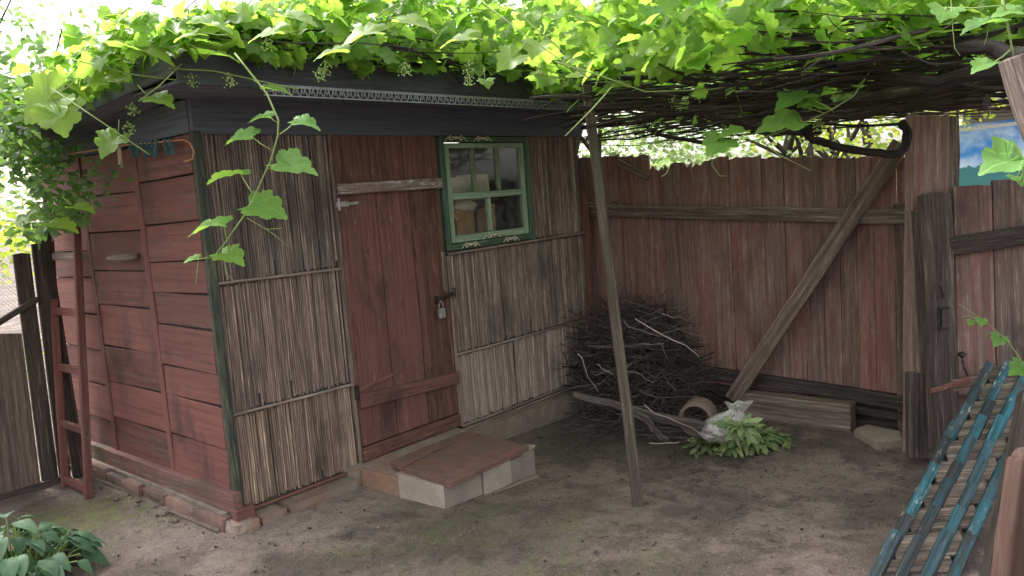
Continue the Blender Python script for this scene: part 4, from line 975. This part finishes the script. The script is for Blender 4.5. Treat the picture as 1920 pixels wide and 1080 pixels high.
# big single leaves along the front edge of the canopy
stm = MB()
for a in [(955, 108, 66, 130, .75, 3.3, .8), (1005, 85, 60, 100, .6, 3.4, .97), (912, 153, 32, 80, .6, 3.4, .4), (1195, 122, 96, 12, .2, 3.5, .7), (1150, 160, 70, 200, .35, 3.6, .8), (1090, 100, 62, 200, .3, 3.5, .6), (80, 190, 110, 140, .9, 3.4, .97), (110, 215, 90, 70, .8, 3.35, .9),
          (205, 265, 66, 110, .75, 3.3, .25), (285, 100, 90, 20, .35, 3.2, .55), (240, 75, 64, 180, .5, 3.2, .8), (222, 105, 60, 160, .6, 3.25, .95), (180, 150, 76, 200, .6, 3.3, .9), (270, 85, 110, 35, .32, 3.1, .5), (250, 42, 70, 0, .5, 3.15, .85), (205, 28, 56, 160, .45, 3.2, .6), (225, 20, 40, 190, .5, 3.3, .8),
          (135, 65, 30, 90, .8, 3.7, .9), (300, 185, 60, 30, .5, 3.2, .15), (415, 100, 72, 10, .25, 3.1, .5), (500, 60, 84, 190, .5, 3.1, .9), (360, 60, 90, 200, .55, 3.0, .85), (395, 40, 80, 350, .5, 3.05, .7), (330, 55, 60, 120, .6, 3.1, .5), (520, 165, 56, 10, .35, 3.2, .3), (155, 388, 50, 20, .3, 3.9, .6), (115, 420, 66, 15, .3, 3.9, .7), (40, 412, 60, 170, .5, 3.9, .1), (560, 30, 76, 20, .4, 3.1, .8), (680, 60, 90, 170, .5, 3.1, .85), (780, 40, 84, 10, .45, 3.1, .9), (860, 70, 80, 200, .5, 3.2, .7), (620, 95, 74, 160, .4, 3.2, .6),
          (1420, 50, 84, 150, .55, 3.2, .85), (1560, 95, 110, 170, .3, 3.1, .6), (1500, 30, 90, 140, .45, 3.1, .8), (1300, 90, 80, 10, .35, 3.4, .7), (1640, 40, 100, 150, .4, 3.0, .75), (1730, 60, 90, 160, .4, 2.9, .6), (1220, 60, 84, 160, .5, 3.3, .9), (1340, 130, 70, 190, .3, 3.5, .5), (1120, 40, 80, 20, .5, 3.3, .8)]:
    px, py, wpx, ang, sq, d, rr = a
    aa = math.radians(ang + 180); kn = dep(px + math.cos(aa) * wpx * .8, py + math.sin(aa) * wpx * .5 - 10, d)
    hm = MB(); hero(hm, stm, px, py, wpx, ang, sq, d, kn, rr); hm.build('leaf', M['leaf'], vine, 0, True)
for pts2 in [[(95, 165), (200, 235), (280, 290)], [(130, 110), (250, 140), (330, 150)], [(315, 128), (400, 133), (470, 148), (560, 168)], [(900, 0), (990, 70), (1040, 105), (1110, 150)], [(950, 0), (1000, 50), (1060, 100)], [(1040, 115), (1120, 140), (1210, 172), (1330, 168), (1420, 152)], [(237, 0), (228, 60), (222, 110)], [(1060, 255), (1110, 205), (1150, 160)], [(660, 70), (720, 20), (760, 0)], [(340, 120), (300, 160), (260, 190)]]:
    P3 = [dep(x, y, 3.25) for x, y in pts2]; q = MB(); q.tube(P3, .0026, 5); q.build('cane', M['stem'], vine, 0, True)
stm.build('petioles', M['stem'], vine, 0, True)['kind'] = 'stuff'

# ------------------------------------------------------------------ left fence, wire mesh
lfn = thing('side_fence', 'dark plank fence with bright gaps left of the ladder', 'fence', (-.9, 1.66, 0))
YF = 1.66
def fline(px0, py0, px1, py1, z): # x of a board edge at height z on the fence
    a, b = ony(px0, py0, YF), ony(px1, py1, YF); return a.x + (b.x - a.x) * (z - a.z) / (b.z - a.z)
E1 = (50, 700, 77, 915); E2 = (86, 700, 113, 905); E3 = (111, 700, 133, 900)
m = MB()
for (ea, eb, zt, zb) in ((E1, E2, 1.42, .0), (E2, E3, 1.47, .0)):
    x0, x1 = fline(*ea, zb) + .006, fline(*eb, zb) - .006; u0, u1 = fline(*ea, zt) + .006, fline(*eb, zt) - .006
    m.board(((x0 + x1) / 2, YF, zb), ((u0 + u1) / 2, YF, zt), (x1 - x0 + u1 - u0) / 2, .022, (1, 0, 0), n=4, m=2, jag=.01, wob=.001)
xr = fline(*E3, .3)
m.board((xr + .045, YF, .0), (xr + .02, YF, 1.6), .08, .022, (1, 0, 0), n=4, m=2, jag=.01)
m.build('boards', M['darkwood'], lfn, .003)
for (k, wd_b, zt) in ((0, .25, .97), (1, .24, .92), (2, .26, .9), (3, .25, .9)):
    xe = fline(*E1, 0) - .006 - .255 * k; ue = fline(*E1, zt) - .006 - .255 * k
    m = MB(); m.board((xe - wd_b / 2, YF - .012, .0), (ue - wd_b / 2, YF - .012, zt), wd_b, .024, (1, 0, 0), n=4, m=2, jag=.02); m.build('wide_board', M['brown'], lfn, .003)
m = MB(); m.board(ony(-60, 640, YF - .03), ony(70, 560, YF - .03), .035, .03, (0, 0, 1)); m.build('rail', M['darkwood'], lfn, .003)
m = MB(); m.board((-1.5, YF - .005, .01), (-.2, YF - .02, .01), .06, .05, (0, 0, 1), n=4, wob=.003); m.build('ground_rail', M['darkwood'], lfn, .003)
mm_ = MB(); x = -1.35
while x < -.45:
    mm_.tube([(x, YF + .005, .84 + (x + 1.4) * .22), (x + .28, YF + .012, 1.40)], .0012, 3); mm_.tube([(x + .28, YF + .014, .84 + (x + 1.6) * .22), (x, YF + .008, 1.40)], .0012, 3); x += .020
mm_.build('wire_mesh', M['mesh'], lfn)

# ------------------------------------------------------------------ hosta, litter
hs = thing('hosta', 'clump of broad blue green hosta leaves at the edge of the yard', 'plant', ong(60, 1075))
m = MB(); stm = MB(); hc = ong(55, 1078)
OUT_H = [(0, 0), (.16, .06), (.28, .20), (.33, .38), (.29, .58), (.19, .78), (.07, .94), (0, 1)]
for i in range(150):
    a = U(0, 6.283); rr = U(.02, .26); base = hc + V((math.cos(a) * rr * .7 - .06, math.sin(a) * rr * .7, .01)); hgt = U(.05, .24) * (1.25 - rr * 3)
    p = base + V((math.cos(a), math.sin(a), 0)) * rr * .5 + UP * max(.02, hgt); stm.tube([base, base.lerp(p, .6) + UP * .02, p], .003, 5)
    m.leaf(p, V((math.cos(a), math.sin(a), U(-.5, .25))), V((U(-.3, .3), U(-.3, .3), 1)), U(.07, .125), OUT_H, .45, .28)
m.build('leaves', M['leaf_hosta'], hs, 0, True); stm.build('stalks', M['stem'], hs)
m = MB()
for i in range(2600):
    if R() < .35: x, y = U(1.9, 3.1), U(-1.7, -.25)
    else: x, y = U(-.9, 2.9), U(-2.6, .9)
    if x > -.05 and y > -.12: continue
    if .6 < x < 1.45 and -.82 < y: continue
    z = gz(x, y) + .008; a = U(0, 6.28); d = V((math.cos(a), math.sin(a), 0)); k = R()
    if k < .5: m.tube([V((x, y, z)), V((x, y, z + U(0, .006))) + d * U(.015, .06)], U(.0008, .0018), 3)
    elif k < .72: m.leaf(V((x, y, z)), d + UP * U(-.1, .3), UP + V((U(-.5, .5), U(-.5, .5), 0)), U(.012, .03), OUT_OVAL, .3, .4)
    else: s_ = U(.002, .007); m.blob((x, y, z - .005), s_, s_ * 1.3, s_ * .7, 5, 4, .4)
o = m.build('yard_litter', M['twig']); o['kind'] = 'stuff'
m = MB()
for i in range(16):
    p = ong(*random.choice([(545, 1020), (565, 1005), (1660, 905), (580, 1050), (900, 1010), (720, 980), (1450, 900), (1020, 960), (360, 1028), (300, 960), (1120, 1000)])); p += V((U(-.1, .1), U(-.1, .1), .01)); a = U(0, 6.28)
    if p.x > -.08 and p.y > -.15: continue
    m.leaf(p, V((math.cos(a), math.sin(a), .1)), UP, U(.012, .022), OUT_OVAL, .4, .5)
o = m.build('fallen_petals', M['paletwig']); o['kind'] = 'stuff'

# ------------------------------------------------------------------ trees and plants round about
def crown(m, c, rx, ry, rz, n, s0, s1, out=OUT_OVAL, holes=.15, fr=1.6, keep=None):
    k = 0; o = V((U(0, 99), U(0, 99), U(0, 99))); g_ = 0
    while k < n and g_ < n * 20:
        g_ += 1
        p = V((U(-1, 1), U(-1, 1), U(-1, 1)))
        if p.length > 1 or p.length < .15: continue
        q = V(c) + V((p.x * rx, p.y * ry, p.z * rz))
        if noise.noise(q * fr + o) < holes - .2 * (1 - p.length): continue
        if keep and not keep(q): continue
        a = U(0, 6.283); m.leaf(q, V((math.cos(a), math.sin(a), U(-1, .4))), V((U(-1, 1), U(-1, 1), U(.1, 1))), U(s0, s1), out, .2, .25); k += 1
def limbs(m, p, d, L, r0, depth):
    n = 5; pts = [V(p)]; d = V(d).normalized()
    for i in range(n): d = (d + V((U(-1, 1), U(-1, 1), U(-.6, 1))) * .16).normalized(); pts.append(pts[-1] + d * L / n)
    m.tube(pts, [r0 * (1 - .5 * i / n) for i in range(n + 1)], 7)
    if depth: 
        for k in range(3): limbs(m, pts[random.choice((2, 3, 4, 5))], d + V((U(-1, 1), U(-1, 1), U(-.3, .8))), L * .65, r0 * .5, depth - 1)
def proj(q):
    v = q - CAM; z = v.dot(CF); return (960 + FPX * v.dot(CX) / z, 540 + FPX * v.dot(CY) / z) if z > .1 else (-9999, 0)
# leafy shrub left of the shed, its crown hanging over the ladder
tr = thing('leafy_shrub', 'tall small leaved shrub over the side fence at the left of the shed', 'shrub', (-1.5, 2.2, 0))
m = MB(); limbs(m, V((-1.55, 2.1, 0)), V((.15, -.12, 1)), 1.7, .05, 2); limbs(m, V((-1.1, 1.95, 0)), V((.2, -.15, 1)), 1.6, .035, 2); m.build('trunk', M['darkwood'], tr)
m = MB()
def keepL(q):
    x, y = proj(q); lim = 60 + 200 * sm(40, 260, y) - 130 * sm(330, 450, y)
    return x < lim + 20 * noise.noise(q * 6) and y > 10 + x * .25 and (y < 470 - .2 * x) and q.x < -.12
crown(m, (-.75, 1.0, 2.0), .85, .9, .75, 2300, .03, .062, OUT_OVAL, -.02, 2.2, keepL)
crown(m, (-.45, 1.15, 1.78), .4, .5, .32, 900, .035, .065, OUT_OVAL, -.1, 2.5, keepL)
m.build('crown', M['leaf_tree'], tr, 0, True)
def tree(name, lab, base, cc, rr, n, s0, s1, mat, r0=.1, lean=(0, 0, 1), L=2.2, holes=-.02, fr=1.4, group=None):
    tr = thing(name, lab, 'tree', base, group); m = MB(); limbs(m, base, lean, L, r0, 2); m.build('trunk', M['darkwood'], tr)
    m = MB(); crown(m, cc, *rr, n, s0, s1, OUT_OVAL, holes, fr); m.build('crown', mat, tr, 0, True)
b0 = dep(1215, 400, 7.8); b0.z = -.1
tree('orchard_tree', 'forked dark trunked tree behind the fence beside the shed corner', b0, dep(1190, 180, 7.2), (1.3, 1.3, 1.0), 3000, .04, .075, M['leaf_back'], .09, (-.02, .26, 1), 2.6)
b1 = dep(1420, 400, 9.0); b1.z = -.1
tree('orchard_tree', 'pale leaved tree behind the middle of the board fence', b1, dep(1400, 200, 9.5), (1.9, 1.9, 1.4), 3800, .05, .085, M['leaf_back'], .1)
b2 = dep(1620, 400, 8.0); b2.z = -.1
tree('orchard_tree', 'bright tree behind the fence beyond the leaning plank', b2, dep(1640, 205, 8.4), (1.4, 1.4, 1.1), 2800, .05, .085, M['leaf_lime'], .09)
b3 = dep(1830, 330, 7.5); b3.z = -.1
tree('orchard_tree', 'drooping light green tree between the gate post and the painted panel', dep(1800, 500, 6.4) * 1, dep(1802, 190, 6.6), (.32, .4, .3), 380, .04, .07, M['leaf_lime'], .014)
b4 = V((-1.3, 5.5, 0)); tree('garden_bush', 'sunlit lime green bush beyond the side fence', b4, V((-.6, 4.6, 1.1)), (1.7, 1.3, 1.2), 3600, .05, .09, M['leaf_lime'], .05, (0, 0, 1), 1.2)
b5 = V((2.0, 6.5, 0)); tree('garden_tree', 'broad tree behind the shed roof', b5, V((2.2, 6.4, 2.6)), (2.6, 1.6, 1.5), 3200, .07, .11, M['leaf_back'], .12)

# ------------------------------------------------------------------ neighbour's outbuilding with the painted sky panel
nb = thing('neighbour_outbuilding', 'pale plastered outbuilding with a blue painted panel beyond the gate', 'outbuilding', dep(1900, 420, 7.2))
m = MB(); m.board(dep(1800, 800, 7.4), dep(1798, 205, 7.4), .02, .3, CX); 
cL = dep(1796, 215, 7.3); cR = cL + R2 * 3.2 + UP * .12
m = MB(); m.board(V((cL.x, cL.y, 1.05)), V((cR.x, cR.y, 1.05)), 2.3, .16, UP, n=4); m.build('wall', M['plaster'], nb)
A_, B_ = dep(1793, 296, 7.15), dep(1793, 296, 7.15) + R2 * 2.4 + UP * .10
m = MB(); m.board(A_, B_, .56, .03, UP, n=2, off=False); m.build('painted_panel', M['mural'], nb, .003)
m = MB(); m.board(dep(1790, 245, 7.13), dep(1790, 245, 7.13) + R2 * 2.4 + UP * .10, .035, .05, UP); m.board(dep(1786, 350, 7.13), dep(1787, 240, 7.13), .035, .05, CX); m.build('panel_frame', M['whitetrim'], nb, .004)
m = MB(); m.board(dep(1780, 205, 7.0), dep(1780, 205, 7.0) + R2 * 3.3 + UP * .12, .07, .4, UP); m.build('eaves_board', M['greywood'], nb, .004)

# ------------------------------------------------------------------ light, world, camera
el, az = math.radians(56), math.radians(200)
sd = V((-.06, .78, 1.05)).normalized()
el = math.asin(sd.z); az = math.atan2(sd.x, sd.y)
wl = bpy.data.worlds.new('World'); bpy.context.scene.world = wl; wl.use_nodes = True; nt = wl.node_tree; nt.nodes.clear()
sk = nt.nodes.new('ShaderNodeTexSky'); sk.sky_type = 'NISHITA'; sk.sun_disc = False; sk.sun_elevation = el; sk.sun_rotation = az; sk.dust_density = 4; sk.air_density = 1.2; sk.ozone_density = 1
hs_ = nt.nodes.new('ShaderNodeHueSaturation'); hs_.inputs['Saturation'].default_value = .22; hs_.inputs['Value'].default_value = 1.0
bg = nt.nodes.new('ShaderNodeBackground'); bg.inputs['Strength'].default_value = .15; wo = nt.nodes.new('ShaderNodeOutputWorld')
wb = nt.nodes.new('ShaderNodeMix'); wb.data_type = 'RGBA'; wb.blend_type = 'MULTIPLY'; wb.inputs[0].default_value = 1; wb.inputs[7].default_value = (1.02, .98, .955, 1)
nt.links.new(sk.outputs[0], hs_.inputs['Color']); nt.links.new(hs_.outputs[0], wb.inputs[6]); nt.links.new(wb.outputs[2], bg.inputs['Color']); nt.links.new(bg.outputs[0], wo.inputs[0])
ld_ = bpy.data.lights.new('sun', 'SUN'); ld_.energy = 1.2; ld_.angle = math.radians(14); ld_.color = (1, .95, .90)
lo = bpy.data.objects.new('sun', ld_); C.objects.link(lo); lo.rotation_euler = (-sd).to_track_quat('-Z', 'Y').to_euler()
cd = bpy.data.cameras.new('camera'); co = bpy.data.objects.new('camera', cd); C.objects.link(co)
cd.sensor_width = 36; cd.lens = FPX / 1920 * 36; cd.clip_start = .05; cd.clip_end = 3000
Mx = Matrix((CX, -CY, -CF)).transposed().to_4x4(); Mx.translation = CAM; co.matrix_world = Mx
sc = bpy.context.scene; sc.camera = co
sc.view_settings.view_transform = 'Standard'; sc.view_settings.look = 'None'; sc.view_settings.exposure = 2.2; sc.view_settings.gamma = 1
sc.cycles.max_bounces = 8; sc.cycles.transparent_max_bounces = 12; sc.cycles.use_denoising = True
